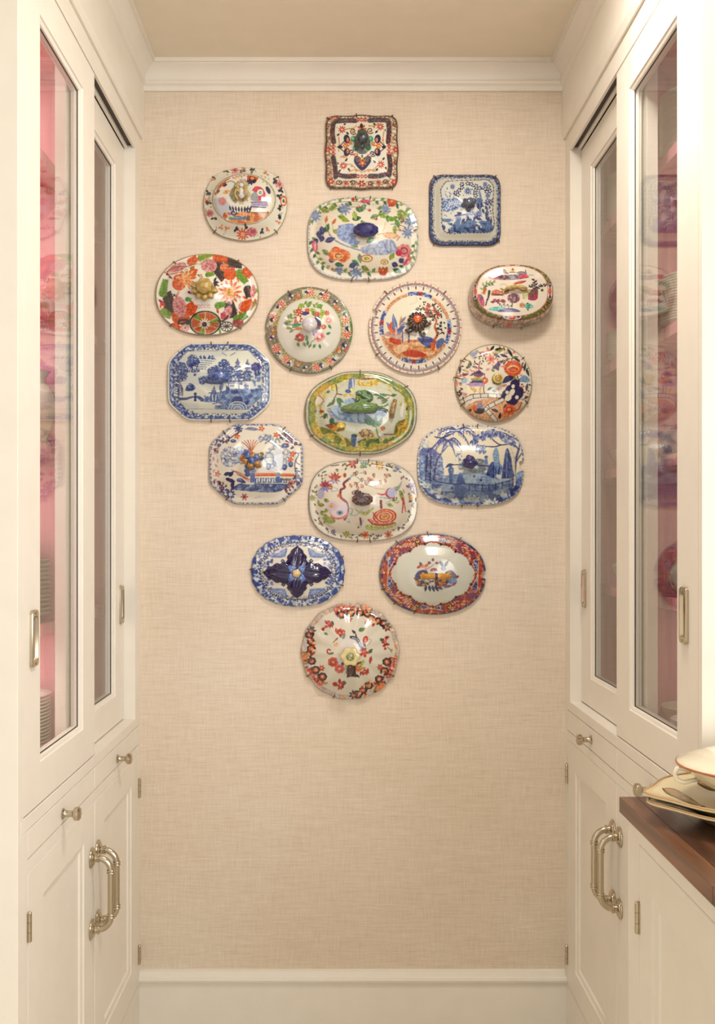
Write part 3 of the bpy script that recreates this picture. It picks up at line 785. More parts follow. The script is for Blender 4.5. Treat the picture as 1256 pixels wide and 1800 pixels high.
def art4():
    A = Art((740,295,900,440), Shape(817, 368.6, 63.5, 63, 5.2, ((-0.016, 4, 0), (0.008, 8, 0))), (206,204,190))
    A.ring(.915, 1.2, (62,86,140)); A.blot(A.rm(.90, 1.2), (36,50,110), 26, .55, 3); A.blot(A.rm(.93, 1.2), (120,140,180), 22, .74, 5)
    A.ring(.975, 1.2, (40,48,86)); A.mask(A.rm(.975, 1.2) & (A.Y < 330), (110,70,64))
    A.scroll(A.rm(.86, .925), (52,66,110), 20, .18, 7, (.4, .6))
    q = [(350,190),(560,180),(760,175),(900,170),(985,250),(985,420),(980,600),(1000,770),(960,870),(820,890),(640,890),(400,900),(300,830),(285,640),(290,460),(275,300)]
    for i, (x, y) in enumerate(A.smooth(q + [q[0]], 7)): A.e(x, y, 15 if i % 2 else 8, (58,70,116))
    A.clip = A.pmask(q, True); A.mask(A.clip, (212,214,206))
    A.p([(290,430),(480,420),(560,460),(570,540),(420,590),(290,590)], MBL, sm=True); A.scroll(A.col(MBL), (190,204,224), 34, .14, 4)
    for k in range(5): A.l([(330+k*34,560),(400+k*30,440)], 9, (200,210,226), False)
    for x, y in ((560,225),(560,270),(640,215),(690,225),(520,310),(470,345),(505,370),(755,250),(800,280),(750,310),(740,350),(750,380),(880,290),(930,260),(945,320),(905,330),(915,450),(950,470)):
        A.dai(x, y, 34, 5, (34,38,84), None, a0=A.rng.uniform(0, 70)); A.e(x, y, 14, (196,202,214))
    for x, y, r in ((640,320,54),(430,260,40),(880,225,36),(690,625,50),(790,640,54),(915,385,38)): A.dai(x, y, r, 10, (76,104,172), (40,50,120), .4); A.e(x, y, r*.2, (190,200,220))
    A.l([(800,330),(820,420),(810,520),(810,620)], 26, (58,76,140)); A.l([(800,330),(820,420),(810,520),(810,640)], 9, (160,176,210)); A.e(800, 500, 46, (44,52,116), 70); A.l([(810,450),(808,640)], 8, LBL, False)
    A.p([(350,890),(480,830),(560,760),(640,740),(720,800),(740,890)], (70,104,160), sm=True); A.e(910, 800, 70, (84,120,172), 70); A.p([(740,880),(860,840),(980,850),(960,890)], (60,92,150), sm=True)
    A.l([(690,880),(720,760),(740,640)], 26, (48,60,128)); 
    for x, y, a in ((700,720,190),(720,700,-20),(640,740,160),(740,780,30),(620,640,60),(650,680,110),(560,620,160),(560,640,200),(700,820,150),(760,700,10),(840,560,70),(880,520,60),(870,470,40),(900,600,90),(930,680,100),(890,660,70),(960,700,90),(600,700,130)):
        A.leaf(x, y, 80, 18, a, (44,54,116))
    A.l([(470,660),(560,650),(640,640)], 26, (74,70,130)); A.e(510, 700, 40, (140,160,200)); A.l([(360,720),(380,770),(450,800),(540,780)], 22, (112,140,176)); A.l([(450,800),(480,830)], 30, LBL)
    for k in range(40): A.e(A.rng.uniform(880,980), A.rng.uniform(420,720), 10, (70,84,130))
    for k in range(110): A.leaf(A.rng.uniform(300,980), A.rng.uniform(200,880), A.rng.uniform(24,46), 8, A.rng.uniform(0,360), A.rng.choice([(70,90,150),(50,62,120),(120,144,186),(96,120,170)])) if A.rng.random() < .75 else None
    A.blot(A.clip & (A.Y > 700), (84,116,168), 60, .55, 36)
    A.e(760, 450, 90, (84,110,160), 40); A.blot(A.Y > 760, (40,60,120), 40, .72, 6)
    return A

def art5():
    A = Art((260,435,470,600), Shape(363.6, 517.8, 91, 72, 2.12), (234,228,214))
    A.ring(.975, 1.1, (150,120,84)); A.clip = A.pmask([A.pt(d, .985) for d in range(0, 360, 3)])
    O, G, D = (214,84,36), (106,150,50), (62,52,50)
    def feather(x, y, L, w, a, c, v): 
        q = math.radians(a)
        for i in range(7):
            t = i/7
            for sg in (-1, 1): A.leaf(x+math.cos(q)*L*t, y+math.sin(q)*L*t, w*1.7*(1-.4*t), w*.36, a+sg*48, c)
        A.leaf(x, y, L*1.05, w*.5, a, c, v)
    for i in range(46):
        x, y = A.pt(A.rng.uniform(0, 360), A.rng.uniform(.45, .95))
        A.leaf(x, y, A.rng.uniform(50, 90), 13, A.rng.uniform(0, 360), A.rng.choice([O, O, (224,130,84), (206,130,130), G, (214,150,140)]))
    for x, y, L, w, a, c in ((255,700,230,62,-105,D),(700,150,200,62,60,D),(880,740,170,58,-100,D),(800,150,190,44,12,D),(1040,400,120,40,80,D),(330,780,130,36,0,D)): feather(x, y, L, w, a, c, (96,86,80))
    for x, y, L, w, a, c in ((145,520,190,40,-78,G),(520,120,170,30,-18,(130,160,50)),(930,240,160,42,52,G),(130,660,120,40,30,(120,150,50)),(900,770,150,40,-25,G),(700,620,110,32,-15,G),(1040,650,110,30,-40,G),(340,290,60,20,-20,G),(600,290,90,24,-10,G),(390,540,60,22,10,(90,160,90)),(450,230,70,20,-60,G)): feather(x, y, L, w, a, c, (80,120,40))
    for x, y, L, w, a, c in ((250,740,170,62,-8,O),(400,700,120,56,-50,O),(680,100,160,34,12,O),(860,340,110,56,-90,O),(960,650,150,50,-30,O),(1000,220,110,36,50,O),(420,180,110,40,-40,O),(290,440,120,60,-60,O),(270,350,110,44,-20,O),(450,300,80,36,-60,O),(240,820,100,34,20,O),(780,170,60,40,60,(226,120,80))): feather(x, y, L, w, a, c, (232,140,84))
    A.dai(400, 330, 110, 9, (220,112,52), (232,150,90), .4, 30); A.scroll(A.col((220,112,52),(232,150,90)), (236,190,130), 34, .12, 3)
    A.dai(860, 465, 128, 13, (216,100,48), (232,170,110), .38); A.e(860, 465, 30, (206,150,60), 44); A.scroll(A.col((216,100,48)), (238,196,150), 40, .08, 5)
    for x, y, rx, ry, a in ((300,220,110,50,-25),(640,190,84,70,10),(330,620,72,110,-12),(830,690,44,84,25),(1100,460,30,70,5)):
        A.e(x, y, rx, (206,130,130), ry, a); A.e(x+10, y+12, rx*.7, (190,100,104), ry*.6, a); A.scroll(A.col((206,130,130),(190,100,104)) & (abs(A.X-x) < rx) & (abs(A.Y-y) < ry), (228,180,176), 30, .1, int(x))
    A.p([(100,540),(150,560),(190,620),(150,610)], (190,60,80), sm=True); A.p([(760,690),(800,680),(820,730),(770,750)], (200,70,90), sm=True)
    A.l([(190,260),(290,200),(400,200),(520,170)], 9, BRN); A.l([(360,300),(430,210),(540,170)], 11, (230,210,180)); A.l([(200,270),(330,250),(430,200)], 9, (232,220,200))
    A.e(600, 795, 168, D, 132); A.e(600, 795, 150, (206,196,160), 116); A.e(600, 795, 144, (200,90,40), 110)
    for i in range(6):
        if i % 2 == 0:
            a0, a1 = math.radians(60*i-92+60), math.radians(60*i-34+30)
            A.p([(600,795)] + [(600+150*math.cos(a0+(a1-a0)*k/6), 795+116*math.sin(a0+(a1-a0)*k/6)) for k in range(7)], (112,150,52))
    for a in range(0, 360, 60): q = math.radians(a+30); A.l([(600,795),(600+146*math.cos(q), 795+112*math.sin(q))], 8, (206,196,150), False)
    A.dai(595, 800, 62, 12, (234,224,206), None); A.e(592, 808, 26, (50,30,40)); A.e(590, 808, 12, MAR)
    A.l([(440,790),(400,760),(330,770),(320,800)], 26, D); A.l([(740,770),(790,770),(840,720)], 18, D)
    A.e(825, 830, 68, D, 54); A.e(825, 830, 58, WHT, 44); A.e(948, 795, 56, D, 44, -20); A.e(948, 795, 50, (190,70,50), 38, -20)
    for a in range(0, 180, 36): q = math.radians(a); A.l([(825-60*math.cos(q),830-46*math.sin(q)),(825+60*math.cos(q),830+46*math.sin(q))], 8, D, False); A.l([(948-46*math.cos(q),795-36*math.sin(q)),(948+46*math.cos(q),795+36*math.sin(q))], 6, (120,40,40), False)
    A.e(390, 845, 42, (200,140,130)); A.dai(390, 845, 44, 8, (226,190,180), MAR, .2)
    for i in range(4): A.curl(535+i*36, 612, 24, 60, .9, 8, (206,150,160))
    for x, y in ((200,280),(275,500),(430,470),(700,370),(720,390),(760,320),(480,480),(1040,430),(230,310)): A.e(x, y, 13, (70,40,60)); A.e(x+18, y+12, 9, RED)
    for k in range(7): A.leaf(690, 360, 60, 12, -60+k*22, (40,36,40)) if k % 3 == 0 else None
    A.l([(900,520),(960,540),(970,600),(930,670)], 9, (180,196,206)); A.l([(110,640),(190,800),(330,900)], 5, (190,160,120))
    return A

def art6():
    A = Art((455,490,635,670), Shape(543, 580, 76.7, 76.3, 2.0, (), ((181, 3, 3),)), (216,214,200))
    A.ring(.72, 1.05, (204,196,168)); A.clip = A.F <= 1.2
    for i in range(5):
        a = 8 + 72*i + 36
        sect = np.abs((np.degrees(A.TH) - a + 180) % 360 - 180)
        A.mask(A.rm(.74, .97) & (sect < 15), (150,138,116)); A.scroll(A.rm(.76, .97) & (sect < 15), (110,100,84), 22, .12, i)
        g = np.abs((np.degrees(A.TH) - a - 36 + 180) % 360 - 180)
        A.mask(A.rm(.945, 1.1) & (g < 23), (86,124,62)); A.mask(A.rm(.945, 1.1) & (g >= 23), (128,124,96)); A.mask(A.rm(.94, 1.1) & (sect < 5), (196,80,60))
        A.scroll(A.rm(.73, .84) & (g < 22), (110,140,70), 24, .12, i+11); A.scroll(A.rm(.73, .84) & (g < 22), (190,150,80), 30, .10, i+23)
    A.ring(.985, 1.1, (104,116,84))
    for i in range(5):
        a = 80 - 72*i - 20
        for da, col in ((0, (206,70,50)), (22, (214,110,80))):
            x, y = A.pt(a + da + 6, .87); A.dai(x, y, 58, 8, col, (232,180,140), .3, 10, edge=WHT); A.e(x, y, 10, RED)
        for da in (-13, 12, 34):
            x, y = A.pt(a + da, .88); A.leaf(x-28, y, 62, 18, A.rng.uniform(-60, 60), (40,52,104)); A.leaf(x, y-20, 52, 13, A.rng.uniform(60, 120), (46,48,96)); A.e(x+22, y-12, 13, WHT); A.e(x-10, y+26, 12, (226,200,180))
        x, y = A.pt(a - 22, .80); A.e(x, y, 40, (214,106,50), 17, -(a-22)+90); A.e(x+20, y+12, 16, (120,140,70))
        x, y = A.pt(a + 48, .84); A.e(x, y, 22, (230,190,130)); A.curl(x, y, 30, 0, 1, 8, BRN)
    A.clip = A.F < .715
    A.spr([(370,580),(360,520),(420,440),(520,330),(640,310),(780,340)], 5, (130,140,90), [(110,140,70),(150,170,80),(120,150,60)], 18, 50, 14)
    for x, y, a in ((620,370,20),(700,350,-20),(650,390,60),(750,380,40),(790,400,120),(720,400,80),(780,450,140),(590,350,-60),(480,350,-30)): A.leaf(x, y, 90, 26, a, A.rng.choice([(140,170,60),(110,150,60),(160,180,80)]))
    for x, y, r in ((490,400,50),(480,490,56),(590,390,36),(830,420,36)): A.dai(x, y, r, 7, (196,62,40), LOR, .25)
    A.l([(480,450),(460,500),(440,540),(480,560)], 26, (196,80,40)); A.p([(510,430),(560,400),(620,420),(560,450)], (54,58,120), sm=True); A.e(480, 490, 22, WHT, 34)
    A.p([(400,560),(470,540),(520,560),(470,590),(410,600)], (70,150,110), sm=True); A.e(480, 610, 50, (206,130,60), 20)
    A.p([(690,430),(740,470),(760,580),(700,560),(680,500)], (56,54,96), sm=True); A.e(710, 430, 42, (196,90,70), 26); A.e(710, 600, 44, (130,60,50), 30); A.p([(650,640),(700,600),(720,640),(670,700)], (60,60,120), sm=True)
    for x, y, r, c in ((500,720,58,(200,70,54)),(740,710,66,(220,130,120)),(850,510,50,(226,160,150)),(790,590,34,(206,120,70))): A.rose(x, y, r, c, (170,50,50), (232,200,180))
    for x, y, a in ((430,740,0),(470,780,70),(540,780,60),(600,840,-40),(570,720,60),(740,800,80),(690,800,120),(820,680,-20),(600,760,100),(400,470,200),(390,600,170),(360,550,190),(420,620,140),(850,560,60),(560,690,40)): A.leaf(x, y, 64, 17, a, A.rng.choice([(90,140,70),(120,150,90),(80,130,90)]))
    A.l([(610,850),(640,780),(690,740)], 8, (110,100,70)); A.l([(350,600),(340,540),(420,470)], 5, (150,140,120))
    for k in range(14): A.e(A.rng.uniform(340,450), A.rng.uniform(420,640), 9, (150,130,130))
    return A

def art7():
    A = Art((635,485,825,670), Shape(729.6, 575.7, 81.6, 81.7, 2.0, ((.004, 72, 0),), ((161, 6.5, 10),)), (232,222,200))
    A.ring(.955, 1.1, (232,222,206)); A.ring(.935, .957, (150,74,60)); A.ring(.925, .935, (216,196,186)); A.ring(.905, .925, (126,126,150))
    for i, x, y, a in A.along(.978, 72): A.e(x, y, 15, (206,176,160), 9, a); A.e(x, y, 9, (236,226,210), 5, a) if i % 2 else A.e(x, y, 11, (170,110,90), 5, a)
    for i, x, y, a in A.along(.83, 33, 2):
        x2, y2 = A.pt(2 + 360*i/33, .885); A.l([(x,y),(x2,y2)], 15, (110,50,50) if i % 3 else (70,60,80), False)
    for i, x, y, a in A.along(.885, 132): A.e(x, y, 7, (140,140,168)) if i % 4 else None
    A.ring(.70, .755, (206,140,96)); A.scroll(A.rm(.70, .755), (226,170,130), 18, .14, 4); A.ring(.69, .70, (180,120,100))
    for c in (82, -7, 172, 267):
        d = np.abs((np.degrees(A.TH) - c + 180) % 360 - 180)
        A.mask(A.rm(.67, .79) & (d < 22), (230,222,210)); A.mask(A.rm(.685, .775) & (d < 20.5), (82,112,176)); A.scroll(A.rm(.69, .77) & (d < 20), (176,190,222), 30, .16, int(c)+400); A.blot(A.rm(.69, .77) & (d < 20), (50,70,150), 36, .66, int(c)+500)
        x, y = A.pt(c, .73); A.dai(x, y, 34, 6, RED, MAR)
    A.clip = A.F < .69
    A.mask(A.F < .69, (228,222,200)); A.l([(560,330),(640,300),(630,240)], 8, (206,200,184))
    A.p([(250,720),(460,740),(640,770),(820,840),(980,760),(960,900),(760,960),(430,950),(300,850)], (214,150,92), sm=True); A.blot((A.F < .69) & (A.Y > 740), (196,110,60), 50, .62, 6, sx=3); A.blot((A.F < .69) & (A.Y > 740), (230,186,140), 44, .66, 16, sx=3)
    A.p([(470,890),(560,860),(660,870),(760,920),(660,945),(520,930)], (192,58,30), sm=True); A.p([(320,720),(380,705),(450,730),(455,790),(390,795),(330,760)], (190,56,32), sm=True)
    A.p([(240,700),(300,650),(430,650),(470,740),(300,700)], (190,160,150), sm=True)
    for x, w in ((475,16),(550,16)): A.l([(x,640),(x,770)], w, (56,60,130), False)
    A.l([(300,650),(380,690),(480,660),(560,680),(640,690)], 8, (160,110,110)); A.l([(300,690),(420,730),(560,720)], 8, (200,150,120))
    A.p([(640,720),(720,700),(820,720),(860,770),(800,840),(700,790)], (84,104,172), sm=True); A.blot(A.col((84,104,172)), (60,70,140), 40, .55, 8); A.p([(860,760),(940,720),(960,780),(880,850)], (90,104,160), sm=True)
    for x, y, L, w, a, c in ((400,680,250,32,-98,(90,104,170)),(390,680,180,26,-125,(70,84,160)),(420,680,170,26,-62,(80,94,170)),(400,680,130,20,-140,ORG),(440,600,150,14,-80,(214,150,80)),(330,620,90,20,-80,ORG),(440,560,120,18,-50,(120,110,130)),(410,640,120,20,-30,(60,66,130)),(480,560,70,14,-10,(150,140,130))): A.leaf(x, y, L, w, a, c, (170,180,210) if w > 25 else None)
    A.l([(400,600),(400,720)], 18, (222,170,150), False)
    A.l([(840,830),(850,740),(880,680),(850,590),(870,520),(830,450),(800,390)], 32, (186,84,48), w2=10); A.l([(880,680),(950,655)], 14, (130,60,40)); A.l([(830,850),(820,790)], 40, ORG); A.spr([(850,520),(790,450),(700,380),(640,400)], 8, BRN, [BLK, (90,110,70)], 9, 38, 10)
    for i in range(70):
        x, y = A.rng.gauss(820, 75), A.rng.gauss(410, 80)
        A.leaf(x, y, 26, 9, A.rng.uniform(0, 360), A.rng.choice([(50,44,56), (60,56,70), (90,60,50)]))
    for i in range(24): A.leaf(A.rng.gauss(915, 22), A.rng.gauss(580, 50), 30, 9, A.rng.uniform(0, 360), (50,50,60))
    for x, y in ((760,390),(765,455),(890,450),(780,350),(850,400)): A.dai(x, y, 32, 6, (170,70,60), RED)
    A.l([(760,840),(800,800)], 8, BLK); A.l([(730,840),(770,810)], 8, BLK); A.l([(600,830),(660,830)], 8, BRN)
    return A

def art8():
    A = Art((810,450,985,590), Shape(896.5, 523.0, 73.5, 53, 2.35), (206,182,160))
    A.clip = A.F < 1.3
    A.blot(A.F > .5, (190,150,130), 40, .6, 3); A.scroll(A.F > .6, (110,100,90), 40, .07, 4)
    for x in (480,740,830,880): A.spr([(x-60,880),(x,850),(x+70,870)], 5, (90,84,70), [(90,90,80)], 6, 34, 9)
    A.dai(600, 870, 56, 7, (200,90,60), RED); A.scroll(A.pmask([(90,320),(190,320),(200,660),(120,640)]), (150,60,60), 26, .2, 7)
    cx, cy = 645, 440
    th = np.arctan2((A.Y-cy)/368.0, (A.X-cx)/520.0); R = (np.abs((A.X-cx)/520.0)**2.35 + np.abs((A.Y-cy)/368.0)**2.35)
    A.mask(R < 1.0, (112,92,38)); A.scroll(R < 1.0, (70,62,26), 30, .16, 5); A.blot(R < 1, (168,140,64), 24, .7, 12); A.blot(R < 1, (90,110,50), 40, .66, 15); A.mask((R < 1.03) & (R > .97), (150,80,60))
    for x, y, rx, ry in ((645,105,120,30),(645,765,128,52),(178,445,32,122),(1120,445,34,122)):
        A.e(x, y, rx, (50,40,60), ry); A.e(x, y, rx*.9, (226,206,190), ry*.86); A.e(x, y, rx*.4, (196,90,50), ry*.6); A.dai(x, y, min(rx, ry)*.75, 6, RED, LOR)
        for q in (-1, 1):
            if rx > ry: A.leaf(x+q*rx*.4, y, rx*.42, ry*.3, 0 if q > 0 else 180, NAVY)
            else: A.leaf(x, y+q*ry*.4, ry*.42, rx*.4, q*90, NAVY)
    I = R < .68
    A.mask((R < .72) & (R >= .68), (206,130,130)); A.mask(I, (228,216,196)); A.clip = I
    A.p([(330,270),(440,230),(560,240),(700,230),(820,240),(850,270),(700,295),(500,300)], (150,110,120), sm=True); A.e(400, 265, 60, (196,70,90), 28); A.e(790, 250, 48, (214,60,90), 34); A.e(640, 270, 34, (120,150,200), 22); A.blot(A.col((150,110,120)), (90,40,60), 26, .6, 3)
    for x, y, w in ((540,215,56),(650,205,40)): A.p([(x-w,y),(x,y-40),(x+w,y)], (206,150,70) if x > 600 else (110,84,60)); A.p([(x-w*.6,y-30),(x,y-56),(x+w*.6,y-30)], BRN); A.l([(x-w,y+4),(x+w,y+4)], 9, BLK, False)
    A.p([(690,210),(760,190),(830,215),(760,235)], (80,50,50), sm=True); A.l([(810,180),(815,230)], 14, PUR); A.l([(850,240),(910,240)], 7, PUR)
    A.p([(620,370),(700,355),(790,380),(780,410),(640,420)], (226,200,90), sm=True); A.scroll(A.col((226,200,90)), (110,80,30), 26, .12, 9); A.p([(650,345),(720,320),(820,310),(780,340),(700,355)], (196,70,70), sm=True)
    A.l([(500,410),(560,435),(640,425),(720,415),(800,445),(860,430)], 18, (150,110,60)); A.l([(490,370),(540,350),(600,390)], 12, (214,180,150)); A.e(555, 450, 50, (150,90,70), 34); A.p([(770,450),(840,440),(830,520),(780,540)], (196,190,130), sm=True)
    A.p([(390,440),(450,420),(510,450),(500,470),(390,475)], (206,110,80), sm=True); A.l([(380,480),(520,485)], 12, BLK, False); A.p([(395,500),(510,500),(505,540),(395,540)], (230,214,200)); A.l([(390,495),(520,495)], 10, (180,80,70), False); A.blot(((A.X-465)/100)**2+((A.Y-570)/34)**2 < 1, (170,50,80), 30, .4, 5); A.l([(380,580),(540,570)], 10, BLK, False)
    A.e(660, 530, 80, (196,130,140), 64); A.blot(A.col((196,130,140)), (100,50,60), 26, .58, 6); A.l([(645,590),(640,640)], 16, (90,100,40)); A.scroll(A.col((196,130,140)), (70,50,50), 26, .16, 8)
    A.p([(880,420),(960,410),(970,480),(950,550),(880,560),(840,530)], (120,60,70), sm=True); A.blot(A.col((120,60,70)) & (A.Y > 470), (180,40,80), 34, .5, 4); A.blot(A.col((120,60,70)) & (A.Y < 510), (90,100,60), 22, .6, 7)
    A.spr([(930,420),(930,360),(920,290)], 8, (60,40,50), [(80,50,70)], 7, 44, 12); A.spr([(960,410),(1010,370),(1080,370)], 5, BLK, [(50,46,50)], 9, 32, 10); A.spr([(850,390),(900,370),(880,400)], 5, BLK, [(70,60,60)], 6, 30, 9); A.e(1020, 430, 18, (80,70,60))
    A.l([(300,480),(280,420),(330,350),(420,330)], 16, (150,150,100)); A.spr([(300,480),(280,400),(340,345),(430,330)], 5, (110,120,80), [(140,160,110),(90,100,80)], 11, 56, 12); A.leaf(280, 480, 90, 20, -70, ORG)
    A.p([(340,430),(370,440),(350,530),(330,560)], (46,44,46), sm=True); A.p([(210,480),(260,490),(290,560),(290,640),(230,580)], (196,70,100), sm=True); A.e(255, 530, 20, PUR, 30); A.l([(330,540),(310,620)], 16, BLK)
    A.p([(330,670),(420,640),(540,640),(540,690),(400,690)], (110,190,180), sm=True); A.e(850, 630, 60, (120,190,180), 34); A.e(770, 620, 36, (196,130,80), 32); A.spr([(820,600),(850,630),(830,670)], 5, DGR, [DGR, TEA], 7, 34, 10); A.spr([(480,620),(560,620),(640,640)], 5, (120,100,80), [DGR, PNK], 7, 30, 9)
    A.p([(450,690),(560,660),(660,660),(740,690),(720,705),(500,705)], (84,70,130), sm=True)
    return A
def art9():
    A = Art((280,590,490,750), Shape(385.3, 671, 91, 68, cham=(1.46, .8315)), (218,218,204))
    A.ring(.97, 1.1, (224,220,204)); A.ring(.93, .97, (70,96,160)); A.ring(.80, .935, (206,210,200))
    A.blot(A.rm(.885, .955), (52,74,146), 26, .35, 3); A.blot(A.rm(.90, .96), (130,154,196), 22, .70, 33); A.blot(A.rm(.825, .90), (50,66,128), 16, .66, 5); A.scroll(A.rm(.82, .90), (60,76,140), 22, .10, 6)
    for d in (40, 140, 220, 320):
        for k in range(26):
            x, y = A.pt(d + A.rng.uniform(-14, 14), A.rng.uniform(.82, .95)); A.leaf(x, y, 30, 9, A.rng.uniform(0, 360), A.rng.choice([(44,58,130), (60,84,150), (120,146,190)]))
    q = [(300,165),(930,155),(1075,300),(1072,640),(930,775),(280,768),(170,640),(170,300)]
    A.l(q + [q[0]], 7, (84,104,150), False); A.clip = A.pmask(q); A.mask(A.clip, (214,216,202)); A.blot(A.clip, (200,206,200), 120, .55, 2, sx=3)
    a, b, c = (44,58,128), (66,92,158), (104,134,184)
    A.p([(600,700),(440,690),(520,640),(640,590),(760,560),(900,560),(1090,560),(1090,660),(930,790),(600,790)], (92,124,180), sm=True); A.blot(A.col((92,124,180)), (64,94,162), 40, .6, 4, sx=2); A.blot(A.col((92,124,180)), (140,166,202), 36, .7, 14, sx=2)
    for x, y, r in ((350,250,46),(330,290,40),(380,280,36),(225,330,50),(200,360,40),(250,370,44),(240,430,44),(205,450,36)): A.rose(x, y, r*1.25, b, a, None)
    A.l([(340,300),(345,360)], 18, a); A.l([(230,370),(240,470)], 16, a)
    for i in range(6): A.l([(400-i*6,240+i*22),(480,240+i*22),(600-i*26,250+i*20)], 8, b)
    for x in (430,470,525,555): A.p([(x-24,245),(x,205),(x+26,245)], b, sm=True)
    for i in range(5): A.l([(290+i*22,380),(310+i*22,320),(330+i*16,300)], 9, a)
    A.e(365, 335, 14, WHT); A.e(365, 337, 7, a); A.p([(330,370),(420,360),(410,385),(340,385)], b, sm=True); A.e(370, 410, 14, b); A.l([(360,420),(380,400)], 7, a)
    for i in range(6): A.l([(175,480+i*26),(215,500+i*24),(245,560+i*14)], 9, a)
    A.blot(A.pmask([(165,480),(240,500),(250,620),(165,660)]), b, 26, .55, 6)
    A.p([(265,580),(290,520),(330,500),(380,545),(340,580)], b, sm=True); A.blot(A.col(b) & (A.Y > 495), a, 30, .6, 7)
    A.p([(170,640),(260,650),(400,630),(470,670),(440,690),(380,650),(290,670),(200,680)], b, sm=True); A.l([(170,640),(250,670),(300,665)], 12, a); A.p([(360,690),(368,630),(385,630),(390,690)], a); A.e(375, 612, 16, a)
    A.l([(660,180),(705,208)], 9, c, False); A.l([(745,208),(795,178)], 9, c, False)
    for x, y, r in ((675,290,40),(650,300,30),(700,300,34),(675,270,26)): A.rose(x, y, r*1.2, b, a, None)
    A.l([(675,300),(665,360)], 14, a)
    for x, y, r in ((560,380,60),(620,400,70),(690,400,70),(740,360,48),(590,440,60),(660,450,60),(720,440,50),(600,350,46)): A.rose(x, y, r, b, a, c)
    for x, y in ((440,460),(470,450),(450,485)): A.rose(x, y, 34, b, a, None)
    A.l([(470,480),(540,500),(640,500)], 20, a); A.l([(655,470),(640,560),(670,640)], 26, b); A.l([(670,470),(660,560)], 8, a)
    for x, w, t in ((820,70,260),(925,60,270)):
        for k in range(4):
            y = t + k*46; ww = w*(.35 + .2*k); A.p([(x-ww,y+24),(x-ww*.6,y+6),(x,y-16),(x+ww*.6,y+6),(x+ww,y+24)], b, sm=True); A.l([(x-ww,y+26),(x+ww,y+26)], 7, a, False); A.l([(x-ww*.5,y+30),(x-ww*.5,y+48)], 8, a, False); A.l([(x+ww*.5,y+30),(x+ww*.5,y+48)], 8, a, False)
        A.l([(x,t-20),(x,t)], 8, a, False)
    A.rose(1015, 330, 56, (70,70,150), a, None); A.rose(1030, 390, 40, b, a, None); A.l([(1010,350),(1010,450)], 12, a)
    A.blot(A.pmask([(740,400),(960,390),(960,480),(740,480)]), b, 24, .45, 8); A.blot(A.pmask([(740,400),(960,390),(960,490),(740,490)]), a, 18, .72, 9)
    A.l([(720,485),(860,478),(980,470)], 9, a); A.l([(720,500),(900,495)], 9, b); A.p([(730,505),(830,500),(830,550),(730,560)], (206,212,206)); A.p([(840,500),(1000,490),(1000,560),(840,560)], (214,218,210)); A.l([(745,525),(780,525)], 9, a, False); A.l([(850,508),(868,508)], 12, a, False)
    for x in (725,835): A.l([(x,490),(x,560)], 8, b, False)
    A.p([(885,520),(910,498),(935,520),(935,570),(885,570)], b); A.p([(530,690),(540,600),(575,540),(600,600),(625,690)], b, sm=True); A.l([(520,600),(620,600)], 9, a, False); A.l([(575,530),(575,560)], 9, a, False); A.l([(560,680),(555,620)], 10, (206,212,206), False); A.l([(590,680),(595,620)], 10, (206,212,206), False)
    A.p([(700,520),(740,560),(700,610)], a, sm=True); A.e(790, 590, 40, a, 24); A.p([(750,690),(790,640),(860,640),(870,690),(800,720)], (48,60,126), sm=True); A.p([(900,690),(930,680),(940,720),(900,730)], a)
    for r in (40, 70, 100): A.l([(820-r,775),(820-r*.7,775-r*.6),(820,775-r*.8),(820+r*.7,775-r*.6),(820+r,775)], 10, (196,206,210))
    A.p([(560,715),(610,700),(660,715),(610,730)], (210,214,206), sm=True); A.l([(560,718),(610,704),(660,718)], 8, a); A.l([(600,745),(640,745)], 8, a)
    tr = A.col(b) & (A.Y < 620); A.blot(tr, c, 15, .66, 51); A.blot(tr, a, 15, .74, 52); A.blot(tr, (196,206,210), 13, .90, 53); A.scroll(A.col((92,124,180),(64,94,162)), (170,188,208), 36, .05, 54)
    A.spr([(500,690),(495,660),(490,640)], 6, a, [b], 5, 28, 8)
    A.blot(A.pmask([(960,440),(1070,430),(1070,560),(1000,560)]), c, 30, .5, 12)
    return A

